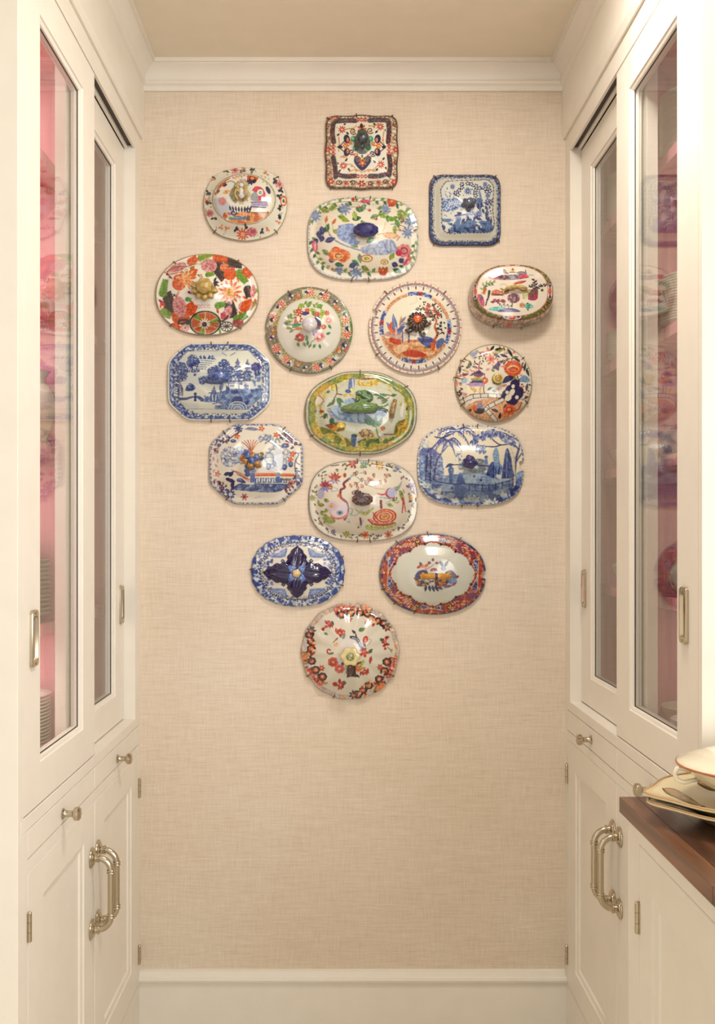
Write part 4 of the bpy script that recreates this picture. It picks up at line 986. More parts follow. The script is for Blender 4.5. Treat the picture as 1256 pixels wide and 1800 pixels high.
def art10():
    A = Art((520,640,745,810), Shape(634, 725.5, 99.5, 73.5, 2.15, ((.010, 8, 3.14),)), (196,196,174))
    A.ring(.93, 1.1, (206,202,180)); A.ring(.975, 1.1, (122,122,104)); A.ring(.80, .945, (158,150,46))
    m = A.rm(.80, .945); A.blot(m, (178,146,48), 90, .55, 3, .6); A.blot(m, (122,138,58), 80, .6, 4, .6); A.blot(m, (190,172,80), 60, .68, 5, .6); A.blot(A.rm(.84, .95), (104,126,62), 90, .66, 6, .7); A.blot(m, (196,146,60), 120, .8, 26, .6)
    A.ring(.925, .95, (112,128,56), .7); A.blot(A.rm(.91, .95), (64,106,84), 110, .7, 9, .6)
    A.clip = A.F < .84
    m = A.F < .81; n = A.noise(60, 12); A.mask(m & (n > .3), (196,200,180)); A.mask(A.rm(.70, .82) & (n > .62), (206,190,110))
    A.p([(300,440),(420,400),(640,420),(850,440),(880,500),(700,580),(480,560),(330,520)], (150,174,194), sm=True); A.scroll(A.pmask([(310,400),(890,400),(890,600),(310,600)]) & A.col((150,174,194)), (94,128,170), 60, .2, 5); A.p([(480,350),(560,330),(640,360),(600,400),(480,390)], (140,170,206), sm=True)
    for r in range(4): A.l([(330-r*6,440),(340,500+r*12),(430,560+r*10)], 6, (160,150,130))
    A.p([(590,170),(700,180),(800,160),(790,210),(650,215),(590,200)], (206,176,84), sm=True); A.p([(600,110),(760,120),(740,150),(620,150)], (150,110,84), sm=True)
    A.p([(180,600),(330,640),(450,700),(540,760),(520,810),(380,780),(250,700)], (196,176,66), sm=True); A.blot(A.col((196,176,66)), (120,130,60), 60, .6, 7); A.blot(A.col((196,176,66)), (214,200,120), 40, .7, 17)
    A.p([(600,760),(740,710),(850,740),(960,700),(940,760),(800,800),(640,810)], (176,176,74), sm=True); A.blot(A.col((176,176,74)), (80,110,60), 40, .62, 8); A.p([(980,580),(1060,540),(1110,560),(1090,640),(1000,700),(960,680)], (196,160,60), sm=True); A.blot(A.col((196,160,60)), (100,120,50), 40, .6, 18)
    A.p([(280,600),(380,570),(480,580),(470,650),(380,660)], (206,150,50), sm=True); A.blot(A.col((206,150,50)), (96,96,40), 34, .6, 10); A.e(340, 610, 30, (150,70,40), 24); A.e(350, 560, 26, (40,100,80), 34); A.e(440, 600, 40, (226,190,70), 26)
    A.p([(540,700),(570,690),(600,720),(590,800),(545,800)], (70,104,160), sm=True); A.l([(600,720),(590,800)], 14, (206,214,220)); A.e(570, 700, 30, (40,84,84), 16)
    A.p([(600,700),(640,640),(720,640),(770,700),(690,730)], (190,160,110), sm=True); A.scroll(A.col((190,160,110)), (96,70,50), 34, .12, 11)
    A.p([(510,240),(520,150),(570,140),(565,240)], (96,120,180), sm=True); A.l([(555,150),(560,230)], 12, (206,214,226)); A.e(510, 265, 30, (60,90,170), 20); A.e(550, 250, 18, (206,206,80)); A.blot(A.pmask([(440,290),(570,290),(570,320),(440,320)]), (206,170,80), 20, .4, 5)
    A.p([(580,330),(600,280),(640,255),(700,260),(750,300),(745,360),(650,370)], (62,104,70), sm=True); A.blot(A.col((62,104,70)), (100,140,80), 26, .6, 6); A.blot(A.col((62,104,70)), (34,66,60), 26, .66, 7); A.e(625, 325, 34, (206,196,80), 26); A.l([(550,335),(610,355)], 10, (90,70,50))
    for P in ([(390,200),(400,280),(370,340)],[(400,290),(450,300)],[(760,300),(860,295),(930,310)],[(860,300),(800,340)],[(910,330),(840,360)]): A.l(P, 12, (120,90,50))
    for x, y, a, L in ((380,330,110,90),(400,330,70,100),(360,370,140,80),(410,330,40,80),(430,340,90,90),(760,300,0,100),(900,300,170,90),(880,340,190,90),(900,350,150,80),(930,310,-10,60),(300,280,-30,40)): A.leaf(x, y, L, 15, a, (84,120,84), (60,90,60))
    A.l([(160,400),(200,320),(250,330),(270,360),(240,400),(240,450)], 12, (170,120,80)); A.e(210, 355, 44, (216,206,186), 40, 30); A.e(250, 465, 26, (150,90,40), 16); A.e(190, 460, 14, (50,120,110)); A.e(290, 500, 20, (60,80,50)); A.e(280, 520, 16, (50,100,70)); A.l([(240,520),(290,500),(310,530)], 8, (70,70,40))
    for x, y, a, L in ((770,620,-120,150),(780,620,-90,120),(800,620,-65,110),(740,600,-140,110)): A.leaf(x, y, L, 22, a, (62,110,70), (120,150,90))
    A.l([(780,600),(800,690),(830,740)], 16, (130,140,70)); A.l([(840,650),(860,690),(900,700)], 16, (190,204,206)); A.l([(950,640),(930,660)], 30, (214,206,186)); A.e(850, 630, 24, (190,120,70)); A.l([(860,690),(960,690)], 14, (140,100,70)); A.scroll(A.pmask([(980,560),(1060,550),(1040,690),(960,690)]), (110,80,40), 34, .1, 14)
    A.l([(1000,240),(1060,310),(1100,390)], 16, (110,120,60)); A.l([(950,230),(980,260)], 10, (60,110,90)); A.e(1090, 430, 10, (120,60,50), 26, 20); A.p([(1040,390),(1060,400),(1040,520),(1020,480)], (222,222,214), sm=True)
    A.e(820, 690, 14, (226,220,200)); A.curl(830, 740, 20, 0, 1, 7, (226,220,200))
    return A

def art11():
    A = Art((785,595,950,755), Shape(867.2, 673, 68, 68.3), (226,214,194))
    A.ring(.975, 1.1, (150,140,96)); A.clip = A.F < .99
    A.p([(290,880),(480,810),(700,800),(900,870),(980,830),(1010,900),(900,1050),(640,1130),(400,1080),(260,960)], (216,160,112), sm=True)
    lv = [(40,44,52), (36,38,78), (96,104,50), (196,120,110), (130,60,70), (70,80,70)]
    for i in range(190):
        d = A.rng.uniform(-40, 215); x, y = A.pt(d, A.rng.uniform(.42, .93)); A.leaf(x, y, A.rng.uniform(36, 70), 9, -d + A.rng.uniform(-60, 60), A.rng.choice(lv + [(206,130,120), (150,150,120)]))
    for x, y, a, L, c in ((580,160,-50,90,lv[0]),(640,150,-10,110,lv[0]),(620,200,30,110,(40,40,84)),(710,210,20,120,(40,42,84)),(880,250,-120,140,lv[0]),(890,240,40,120,lv[0]),(600,190,-10,120,(170,160,50)),(660,180,-20,110,(130,140,50)),(870,260,-10,90,(90,110,50)),(560,180,-110,80,(206,120,110)),(540,200,190,110,(206,130,120)),(880,200,-40,80,(200,110,110)),(1030,440,-80,130,(46,44,60)),(1060,400,70,120,lv[0]),(1060,700,-80,110,(50,60,90)),(1010,760,-90,110,lv[0]),(280,390,-70,100,(110,120,70)),(250,400,-30,80,(80,90,80)),(170,460,-85,100,(60,50,80)),(150,540,-110,80,(210,140,130)),(160,700,60,80,(60,40,70)),(200,490,-10,100,(120,50,60)),(140,640,-100,90,(206,140,120)),(230,420,30,80,(190,160,130)),(540,690,-30,90,(70,100,80)),(700,690,-150,60,(206,110,90)),(600,690,20,70,(90,130,100)),(520,430,-30,70,(214,150,140)),(740,640,-20,70,(190,120,80)),(980,640,0,70,(206,130,110)),(1030,800,-20,70,(60,60,60))): A.leaf(x, y, L, 18, a, c)
    A.p([(260,190),(330,190),(415,150),(400,210),(340,250),(300,210)], (150,156,184), sm=True); A.e(275, 190, 18, (110,100,60))
    A.dai(588, 275, 74, 7, (216,130,110), (196,70,60), .3); A.p([(600,400),(650,340),(700,310),(700,380),(690,430),(650,410)], (88,66,110), sm=True); A.leaf(640, 440, 60, 18, -150, (110,130,60))
    A.rose(885, 400, 118, (202,84,44), (150,40,30), None, 9); A.e(885, 405, 82, (224,140,80), 56); A.e(885, 412, 66, (190,60,40), 38); A.e(890, 420, 40, (214,120,80), 16)
    for i in range(9): A.e(820+i*16, 385-abs(4-i)*-6-20, 7, (240,214,150))
    A.p([(740,600),(760,540),(800,500),(880,500),(890,540),(800,590)], (46,38,88), sm=True); A.leaf(890, 500, 110, 22, 60, (110,130,60)); A.l([(940,500),(960,570)], 14, NAVY)
    A.p([(970,570),(1000,500),(1060,500),(1110,560),(1060,590)], (104,140,180), sm=True); A.p([(180,570),(230,540),(280,540),(260,590),(210,600)], (150,180,206), sm=True)
    for x, y, r in ((910,610,64),(850,690,70),(800,750,66),(880,820,76),(950,760,60),(960,690,50),(730,790,44),(840,830,50)): A.e(x, y, r, (40,34,84))
    for x, y, rx, ry, a in ((885,640,22,28,10),(870,720,34,50,30),(805,720,24,24,0),(935,785,24,26,20),(820,790,40,50,40)): A.e(x, y, rx, (224,214,190), ry, a)
    A.e(505, 560, 46, (206,84,44)); A.dai(505, 560, 44, 8, (214,100,50), YEL, .3); A.l([(500,600),(490,680),(505,740)], 14, BRN); A.l([(505,470),(505,520)], 8, (60,60,80))
    A.p([(320,470),(400,440),(430,420),(470,450),(500,480),(420,520)], (120,70,110), sm=True); A.p([(410,410),(430,320),(450,410)], (176,110,120)); A.p([(360,470),(420,430),(480,470)], (40,36,80)); A.p([(300,590),(360,560),(450,550),(480,590),(400,600)], (44,42,110), sm=True); A.p([(250,610),(360,590),(490,600),(480,640),(330,640)], (176,130,180), sm=True); A.p([(330,540),(400,520),(470,540),(460,560),(330,560)], (150,150,50), sm=True); A.l([(360,525),(460,520)], 12, (220,150,100), False)
    A.p([(240,640),(480,640),(480,730),(290,740)], (226,196,140)); A.blot(A.col((226,196,140)), (236,222,180), 40, .5, 6); A.scroll(A.col((226,196,140)), (190,140,90), 40, .08, 7)
    A.e(670, 545, 74, (150,140,80), 80)
    def tiles(P, w):
        A.l(P, w+14, (60,46,44)); A.l(P, w, (222,212,192))
        Q = A.smooth(P); 
        for i in range(2, len(Q)-1, 5):
            (x, y), (x2, y2) = Q[i], Q[i+1]; d = math.hypot(x2-x, y2-y) + 1e-6; nx, ny = -(y2-y)/d*w*.6, (x2-x)/d*w*.6; A.l([(x-nx,y-ny),(x+nx,y+ny)], 10, (60,46,44), False)
    tiles([(190,850),(330,780),(450,765),(570,762),(700,770)], 46); tiles([(540,920),(620,880),(740,820)], 44); tiles([(520,945),(580,1010),(650,1090)], 44)
    A.p([(190,700),(250,760),(220,780)], (206,170,140)); A.dai(160, 735, 44, 5, (70,40,70), None); A.e(165, 738, 8, WHT)
    A.e(440, 900, 42, (120,116,150)); A.dai(440, 900, 44, 6, (128,124,160), None); A.e(440, 970, 56, (34,34,64), 40); A.e(400, 975, 30, (34,34,64)); A.e(480, 960, 28, (34,34,64)); A.dai(370, 930, 50, 7, (206,90,44), ORG); A.e(310, 960, 22, (90,40,40)); A.l([(360,860),(400,840),(470,850)], 16, (190,100,60))
    A.rose(830, 950, 84, (206,90,46), (160,40,30), LOR); A.e(780, 1030, 50, (214,120,70), 34); A.leaf(690, 980, 110, 22, -160, (44,44,50)); A.leaf(700, 1080, 100, 20, -80, (46,40,60)); A.leaf(760, 930, 70, 16, -60, (90,60,50)); A.p([(900,960),(960,880),(990,850),(970,940),(920,980)], (216,140,90), sm=True); A.l([(890,970),(960,940),(995,860)], 10, (50,40,50)); A.leaf(980, 800, 110, 24, 20, (206,190,170)); A.l([(1000,820),(1060,800),(1090,780)], 9, (60,60,60))
    return A

def art12():
    A = Art((355,735,545,895), Shape(450, 815.6, 82.5, 71, cham=(1.51, 1.02)), (222,214,198))
    A.ring(.955, 1.1, (196,196,200)); A.blot(A.rm(.95, 1.1), (96,104,140), 18, .58, 3); A.ring(.99, 1.1, (150,150,160))
    A.clip = A.F < .985
    def blotch(x, y, rx, ry, c, sd, ang=0):
        a = math.radians(ang); u = (A.X-x)*math.cos(a) + (A.Y-y)*math.sin(a); v = -(A.X-x)*math.sin(a) + (A.Y-y)*math.cos(a)
        m = (u/rx)**2 + (v/ry)**2 < 1; A.blot(m, c, 34, .35, sd); A.scroll(m, (70,84,130), 40, .08, sd+1)
    blotch(320, 450, 110, 120, (172,182,206), 3); blotch(440, 430, 60, 110, (160,184,206), 4); blotch(880, 460, 160, 150, (182,194,206), 6); blotch(740, 240, 90, 60, (170,180,196), 8)
    A.p([(330,830),(430,760),(560,770),(980,765),(900,850),(700,860)], (86,110,164), sm=True); A.blot(A.col((86,110,164)), (54,72,130), 40, .55, 5); A.blot(A.col((86,110,164)), (130,150,190), 40, .72, 15)
    A.l([(610,655),(850,655),(1060,662)], 34, (206,84,44), False); A.l([(610,648),(850,648),(1060,655)], 8, (230,150,110), False); A.p([(610,690),(1050,690),(1020,760),(610,755)], (206,210,206))
    for x in range(620, 1040, 60): A.l([(x,700),(x,745)], 12, (60,80,140), False); A.l([(x,700),(x+36,700)], 10, (70,90,150), False); A.l([(x+24,745),(x+60,745)], 10, (70,90,150), False); A.l([(x+30,715),(x+30,740)], 9, (90,110,160), False)
    A.l([(610,760),(980,768)], 9, (50,60,110), False); A.p([(560,640),(610,640),(615,750),(555,750)], (78,100,176)); A.e(588, 610, 40, (130,150,206), 30); A.e(880, 715, 34, (70,100,160), 40); A.e(885, 655, 26, (120,150,190)); A.l([(930,715),(1030,715)], 16, PUR, False); A.l([(940,700),(1030,700)], 10, LGR, False)
    for a in range(-125, -50, 11):
        q = math.radians(a); A.l([(570,400),(570+math.cos(q)*110,400+math.sin(q)*110),(570+math.cos(q)*190,400+math.sin(q)*170+20)], 9, A.rng.choice([(190,90,60), (130,60,60), (200,130,90)]))
    for x, y, r, c in ((505,410,56,(70,96,170)),(655,465,60,(44,50,120)),(590,510,56,(50,56,110)),(480,470,48,(190,110,40)),(580,440,50,(180,120,40)),(650,540,50,(150,96,40)),(570,570,44,(120,90,40)),(690,420,30,(110,120,80)),(520,560,30,(44,60,120)),(520,610,34,(60,84,150)),(530,650,34,(70,90,150))): A.rose(x, y, r, c, tuple(int(k*.6) for k in c), None)
    for P in ([(340,600),(430,650),(540,720)],[(380,620),(470,670),(560,720)],[(360,610),(450,640),(530,690)],[(400,650),(480,690),(540,740)]): A.l(P, 8, (170,90,60))
    for x, y, a in ((270,700,20),(330,700,60),(250,660,-20),(350,740,90),(310,680,-50),(300,720,10),(430,720,20)): A.leaf(x, y, 90, 22, a, (40,50,96))
    for x, y, rx, ry in ((360,265,34,20),(955,570,30,36),(1028,535,28,36),(965,320,44,30),(770,560,30,40),(440,720,40,24)): A.e(x, y, rx, (60,76,140), ry); A.e(x, y-6, rx*.5, (110,140,190), ry*.4)
    A.l([(860,320),(850,260),(880,240),(900,280)], 20, (120,146,160)); A.l([(740,240),(790,280),(850,320)], 9, (84,90,130)); A.p([(820,400),(880,340),(930,400),(930,560),(880,580)], (206,212,220), sm=True)
    for x, y in ((860,195),(1050,415),(1025,480),(405,208),(690,120),(180,650)): A.dai(x, y, 36, 5, (206,90,60), LOR)
    A.l([(1080,400),(1120,420),(1090,500),(1130,540)], 12, (70,76,100)); A.l([(1130,400),(1080,500),(1075,600)], 9, (90,96,120))
    for d, n in ((150, 30), (218, 34), (35, 26), (330, 26)):
        for k in range(n):
            x, y = A.pt(d + A.rng.uniform(-15, 15), A.rng.uniform(.80, .94)); A.leaf(x, y, 42, 12, A.rng.uniform(0, 360), A.rng.choice([(56,60,104), (70,84,140), (130,60,60), (90,70,90)]))
    A.dai(420, 120, 56, 8, (70,90,150), (40,50,100), .4); A.dai(330, 885, 56, 9, (64,76,120), (180,190,210), .4); A.dai(1020, 240, 48, 8, (76,84,140), (200,90,60), .3); A.dai(490, 915, 44, 6, (176,100,90), MAR); A.l([(240,290),(340,220),(460,140)], 14, (90,60,80)); A.p([(480,130),(560,100),(660,130),(600,145)], (120,126,160), sm=True); A.dai(1030, 760, 44, 6, (190,100,80), (70,60,100))
    A.spr([(1080,580),(1110,650),(1060,720)], 6, (60,66,100), [(56,60,104), (90,90,120)], 8, 44, 11); A.l([(610,930),(680,910)], 14, (190,190,206)); A.blot(A.rm(.80, .93) & (A.X < 200), (196,150,150), 24, .74, 30)
    return A

def art13():
    A = Art((530,800,745,960), Shape(637.8, 880, 95.5, 71, 2.7, (), ((1, 4, 4),)), (220,210,192))
    A.ring(.985, 1.1, (130,124,112)); A.ring(.955, .985, (206,198,180))
    A.clip = A.F < .98
    for i in range(120):
        d = A.rng.uniform(0, 360); x, y = A.pt(d, A.rng.uniform(.84, .93)); A.leaf(x, y, 36, 9, -d + 90 + A.rng.choice([-30, 30, 150, 210]), A.rng.choice([(110,116,76), (90,84,100), (150,140,84), (120,80,90), (84,96,96)]))
    for x, y, r, c, c2 in ((520,82,52,(170,70,70),(206,110,100)),(640,95,44,(110,150,150),(160,170,90)),(800,105,46,(190,140,50),(206,170,90)),(650,820,44,(206,110,60),(190,60,40)),(890,820,46,(190,100,60),(130,60,50)),(460,815,40,(150,150,60),(190,180,90)),(1125,320,40,(150,120,170),(110,90,140)),(110,440,34,(130,140,70),(160,160,90)),(1120,430,26,(206,140,60),(230,180,90)),(980,140,34,(130,130,170),(90,90,130)),(320,790,30,(90,70,110),(120,100,140))): A.dai(x, y, r, 7, c, c2)
    A.l([(300,110),(380,100)], 9, (60,50,50)); A.l([(690,100),(740,90),(850,120)], 7, BRN); A.l([(860,130),(940,110)], 9, (90,80,60))
    A.clip = A.F < .84
    A.l([(490,240),(430,290),(440,330),(400,360),(400,430),(460,490),(470,580),(440,660)], 24, (120,50,60)); A.l([(400,430),(460,490),(470,580),(440,660)], 9, (190,110,110)); A.e(378, 415, 20, (214,140,90))
    for x, y in ((340,230),(240,310)):
        for a in (-150,-120,-90,-60,-30): A.leaf(x, y+20, 84, 14, a, A.rng.choice([(176,60,50), (196,90,70), (150,60,90)]))
        for a in (20, 60, 120, 160): A.leaf(x, y+20, 60, 12, a, (130,130,190))
    for x, y in ((440,205),(190,205),(220,215),(155,300),(300,330),(350,250)): A.e(x, y, 20, (190,130,80), 26); A.e(x, y, 12, (150,70,60), 18)
    for P in ([(480,260),(520,200),(600,260),(540,300)],[(500,230),(560,190),(660,180)],[(600,250),(700,270),(800,270)],[(330,330),(370,360),(300,370)],[(490,600),(540,620),(590,590),(620,560)],[(480,540),(520,560),(500,620)],[(790,430),(860,440),(920,460),(860,490)],[(460,680),(490,690),(480,660)]): A.l(P, 8, (110,170,186))
    for x, y in ((540,200),(575,180),(650,180),(750,205),(630,250),(665,290),(705,280),(765,290),(815,275),(510,310),(550,300),(580,330),(620,320),(865,210),(890,215),(865,260),(690,250),(730,260)): A.leaf(x-16, y-22, 52, 16, 60 + A.rng.uniform(-30, 30), A.rng.choice([(150,84,66), (170,110,84), (120,110,80)])); A.leaf(x, y-20, 44, 12, 110, (196,150,130))
    for x, y in ((130,350),(120,430),(200,440),(190,510),(160,460),(250,450),(250,580),(220,570),(250,650),(280,660),(310,650),(220,600),(100,310),(950,470),(900,500)): A.leaf(x-24, y, 70, 22, A.rng.uniform(-50, 60), A.rng.choice([(140,150,70), (120,130,60), (160,170,100)]), (100,110,60))
    A.p([(210,650),(240,620),(330,650),(340,690),(270,700)], (150,160,84), sm=True); A.e(190, 400, 40, (170,170,200), 50)
    A.e(380, 590, 96, (222,150,150), 70); A.e(378, 580, 84, (224,206,206), 58); A.rose(310, 520, 62, (206,190,206), (216,150,160), (190,170,60)); A.e(430, 540, 40, (216,206,220), 60); A.e(390, 590, 34, (130,160,190), 26); A.e(390, 590, 14, (70,90,120)); A.l([(310,640),(380,655),(450,620)], 10, (200,90,90))
    A.p([(540,540),(640,580),(740,530),(720,570),(650,620),(570,580)], (176,176,110), sm=True)
    A.p([(650,720),(760,700),(960,700),(930,740),(780,770),(660,760)], (176,184,110), sm=True)
    for rr, c in ((1.0,(190,64,36)),(.88,(226,160,130)),(.74,(200,80,44)),(.62,(228,176,150)),(.46,(200,84,48)),(.36,(222,160,110)),(.2,(190,140,70))): A.e(850, 630, 122*rr, c, 78*rr, -6)
    A.p([(670,670),(700,650),(760,690),(860,690),(960,690),(900,720),(760,725)], (214,130,110), sm=True); A.l([(680,660),(740,710),(860,715),(960,695)], 10, (150,40,40)); A.l([(730,590),(760,640)], 10, (170,50,40))
    A.l([(810,470),(815,540)], 24, (120,60,60), False); A.l([(600,650),(605,700),(580,740)], 20, (120,50,60)); A.l([(630,660),(610,740)], 9, LBL)
    A.e(915, 390, 56, (176,60,76), 56); A.e(925, 385, 50, (176,176,214), 50); A.l([(780,395),(830,405),(870,390)], 16, (190,90,90)); A.l([(680,310),(760,340),(850,350)], 12, (190,180,150)); A.p([(940,330),(990,310),(1030,260),(1010,330),(970,370)], (150,156,140), sm=True); A.p([(990,360),(1030,370),(1050,440),(1020,460)], (130,150,80), sm=True); A.l([(1030,440),(1040,500),(1030,590)], 12, (170,60,60)); A.l([(1045,440),(1065,580)], 12, (196,90,80)); A.l([(1040,350),(1055,390)], 10, (200,110,100)); A.l([(960,390),(960,530)], 8, (222,214,200))
    A.curl(970, 470, 26, 0, 1, 8, (120,140,90)); A.e(555, 385, 44, (120,96,96), 26); A.e(540, 385, 14, (210,190,170))
    A.blot((A.F < .82) & (A.Y > 700) & (A.X < 600), (206,196,170), 80, .6, 31, sx=3)
    return A

def art14():
    A = Art((720,735,930,900), Shape(827, 817.8, 93.5, 70.5, 3.0, ((.004, 60, 0),), ((0, 8, 8),)), (224,214,190))
    A.ring(.965, 1.1, (206,206,206)); A.blot(A.rm(.96, 1.1), (100,110,140), 16, .58, 3)
    A.clip = A.F < .975
    a, b, c, d = (38,48,112), (54,80,150), (94,126,178), (150,172,200)
    A.p([(60,640),(300,640),(560,560),(800,570),(1000,650),(1200,560),(1200,960),(60,960)], (132,158,190), sm=True); A.blot(A.col((132,158,190)), (100,132,180), 60, .5, 4, sx=3); A.blot((A.Y > 690) & A.col((132,158,190),(100,132,180)), (70,98,160), 50, .52, 5, sx=2)
    A.p([(80,640),(260,760),(420,840),(560,880),(900,850),(1080,700),(1200,620),(1200,960),(60,960)], b, sm=True); A.blot(A.col(b), a, 40, .5, 6, sx=2); A.blot(A.col(b), (84,112,172), 40, .62, 7); A.scroll(A.col(b), (170,186,206), 40, .05, 8)
    A.p([(540,700),(560,600),(720,580),(920,640),(1080,640),(860,700),(640,690)], (150,176,200), sm=True); A.blot(A.col((150,176,200)), (120,150,190), 60, .55, 9, sx=3)
    A.p([(90,340),(200,310),(300,360),(350,460),(340,640),(180,650),(90,640)], d, sm=True); A.blot(A.col(d), c, 34, .45, 10); A.scroll(A.col(d, c), b, 44, .08, 11)
    for P in ([(215,650),(225,450),(230,330),(330,230),(470,150)],[(255,640),(275,500),(310,400),(400,290)],[(170,640),(180,500),(185,380)]): A.l(P, 26, a, w2=11); A.l([(x+6,y) for x, y in P], 6, d)
    def palm(x, y, L, angs):
        for q in angs:
            r = math.radians(q); P = [(x,y),(x+math.cos(r)*L*.5,y+math.sin(r)*L*.4-20),(x+math.cos(r)*L,y+math.sin(r)*L*.6+40)]
            A.l(P, 22, (66,76,150), w2=8); Q = A.smooth(P)
            for i in range(2, len(Q), 2): A.l([Q[i],(Q[i][0]+math.cos(r)*18,Q[i][1]+44)], 8, (84,100,170), False)
    palm(490, 130, 190, (180, 200, 150, 10, -10, 50)); palm(400, 240, 130, (190, 160, 120, 60, 20, -10)); palm(180, 350, 90, (200, 160, 20, -20)); A.l([(260,195),(330,205),(420,170)], 12, a)
    A.blot(A.pmask([(120,250),(200,240),(200,310),(120,310)]), (176,190,200), 24, .5, 12)
    A.l([(1080,720),(1100,560),(1110,440),(1140,330),(1150,250),(1060,190)], 34, (96,110,150), w2=12); A.l([(1075,720),(1105,560),(1120,430),(1150,320)], 12, a); A.l([(1110,470),(1170,370)], 12, a); A.l([(1100,700),(1090,420),(1060,320)], 20, (206,200,180))
    for P in ([(1140,330),(1080,270),(960,280),(900,250),(830,190),(790,170)],[(960,280),(880,300),(740,290)],[(1060,200),(1000,160),(900,140),(820,130)],[(960,220),(930,170)],[(1000,230),(1060,210)]): A.l(P, 13, (60,64,110))
    for i in range(150):
        t = A.rng.random(); x = 650 + 450*t; y = 200 - 90*math.sin(math.pi*min(1, t*1.05)) + A.rng.uniform(0, 80)
        A.leaf(x, y, A.rng.uniform(26, 50), 10, A.rng.uniform(60, 130), A.rng.choice([(84,104,170), (120,140,190), (150,160,200), (60,76,140)]))
    for i in range(30): A.leaf(A.rng.uniform(700,800), A.rng.uniform(270,340), 44, 9, 100, A.rng.choice([(110,130,180), (80,96,160)]))
    A.p([(850,600),(880,480),(870,380),(900,310),(930,350),(940,440),(960,520),(930,620)], (120,156,190), sm=True); A.p([(800,600),(830,500),(880,460),(890,620)], b, sm=True); A.p([(960,640),(990,420),(1010,330),(1030,320),(1060,400),(1080,540),(1090,620)], b, sm=True); A.blot(A.col(b) & (A.Y < 640), a, 36, .6, 13); A.l([(1020,350),(1015,620)], 12, c); A.p([(890,500),(960,490),(970,540),(930,640),(890,620)], c, sm=True); A.l([(900,520),(905,600)], 12, a); A.l([(940,520),(930,590)], 16, a); A.p([(905,590),(960,600),(950,640),(910,620)], (206,210,206), sm=True)
    A.p([(500,520),(560,450),(680,430),(760,430),(830,500),(740,580),(560,560)], (150,160,160), sm=True); A.blot(A.col((150,160,160)), (104,116,130), 40, .5, 14, sx=2); A.l([(480,490),(640,490),(830,505)], 12, a); A.e(800, 410, 18, b); A.p([(785,420),(810,420),(815,480),(790,490)], c, sm=True); A.blot(A.pmask([(430,520),(570,520),(570,590),(430,590)]), (206,208,196), 26, .5, 15)
    A.l([(520,480),(510,400),(540,370)], 6, c); A.blot(A.pmask([(480,370),(550,370),(550,450),(480,450)]), c, 22, .6, 16)
    A.p([(370,525),(390,490),(420,475),(480,490),(440,500)], a, sm=True); A.p([(415,690),(410,600),(400,540),(430,500),(460,540),(450,620),(440,690)], (48,84,150), sm=True); A.l([(440,540),(460,620)], 12, c); A.p([(490,680),(500,620),(540,600),(580,690)], b, sm=True)
    A.l([(350,610),(560,595)], 8, b); A.l([(260,660),(420,690),(620,690),(830,705),(960,680),(1090,640)], 10, a); A.l([(640,760),(820,765),(960,740),(1060,690)], 7, b)
    for x in range(620, 1060, 70): A.l([(x,690-max(0,x-860)*.2),(x,760-max(0,x-860)*.25)], 9, a, False)
    A.e(745, 650, 14, a); A.e(675, 610, 12, b); A.e(445, 735, 14, a)
    for x, y, n in ((650,860,16),(480,880,9),(850,890,12),(1000,830,10),(260,780,12),(350,830,10),(180,720,8)):
        for k in range(n): A.leaf(x + A.rng.uniform(-50, 50), y + A.rng.uniform(-20, 20), 50, 11, A.rng.uniform(-170, -10), A.rng.choice([(206,210,196), (196,204,196), (150,170,196)]))
    A.p([(570,880),(600,830),(650,815),(700,840),(720,880)], (150,168,180), .6, sm=True); A.l([(120,650),(260,770),(400,840),(520,900)], 9, (190,200,206))
    A.l([(200,560),(330,470)], 6, d); A.e(360, 480, 16, (228,224,214), 44)
    return A

def art15():
    A = Art((430,930,620,1075), Shape(523.4, 1003.7, 82.3, 62.5, 2.25, ((.008, 26, 0),)), (224,218,202))
    m = A.rm(.80, 1.1); A.mask(m, (206,214,218)); A.blot(m, (70,104,178), 34, .38, 3); A.blot(m, (42,62,140), 30, .60, 4); A.scroll(m, (216,222,222), 34, .12, 5); A.ring(.985, 1.1, (96,104,140))
    A.blot(A.rm(.88, 1.1), (50,76,156), 60, .6, 6); A.ring(.80, .815, (60,74,120))
    for i, x, y, a in A.along(.79, 90): A.e(x, y, 8, (50,56,100))
    A.clip = A.F < .78
    for sx in (-1, 1):
        for sy in (-1, 1):
            X, Y = 612 + sx*230, 510 + sy*205
            A.p([(X-sx*90,Y-sy*20),(X+sx*60,Y-sy*30),(X+sx*110,Y+sy*10),(X,Y+sy*30),(X-sx*40,Y+sy*60),(X-sx*110,Y+sy*80)], (140,160,206), sm=True); A.l([(X-sx*100,Y+sy*70),(X-sx*60,Y-sy*10),(X+sx*60,Y-sy*10)], 24, (110,132,190))
            for k in range(9): x, y = 612 + sx*A.rng.uniform(300,400), 505 + sy*A.rng.uniform(60,210); A.leaf(x, y, 46, 17, A.rng.uniform(0, 360), A.rng.choice([(60,84,160), (110,134,196), (150,170,210)]))
    for x, y in ((440,372),(770,368),(448,645),(772,642)): A.p([(x-28,y),(x,y-26),(x+28,y),(x,y+26)], (40,34,60)); A.e(x, y, 8, LBL)
    A.scroll(A.rm(.70, .78), (84,106,170), 26, .14, 9)
    return A

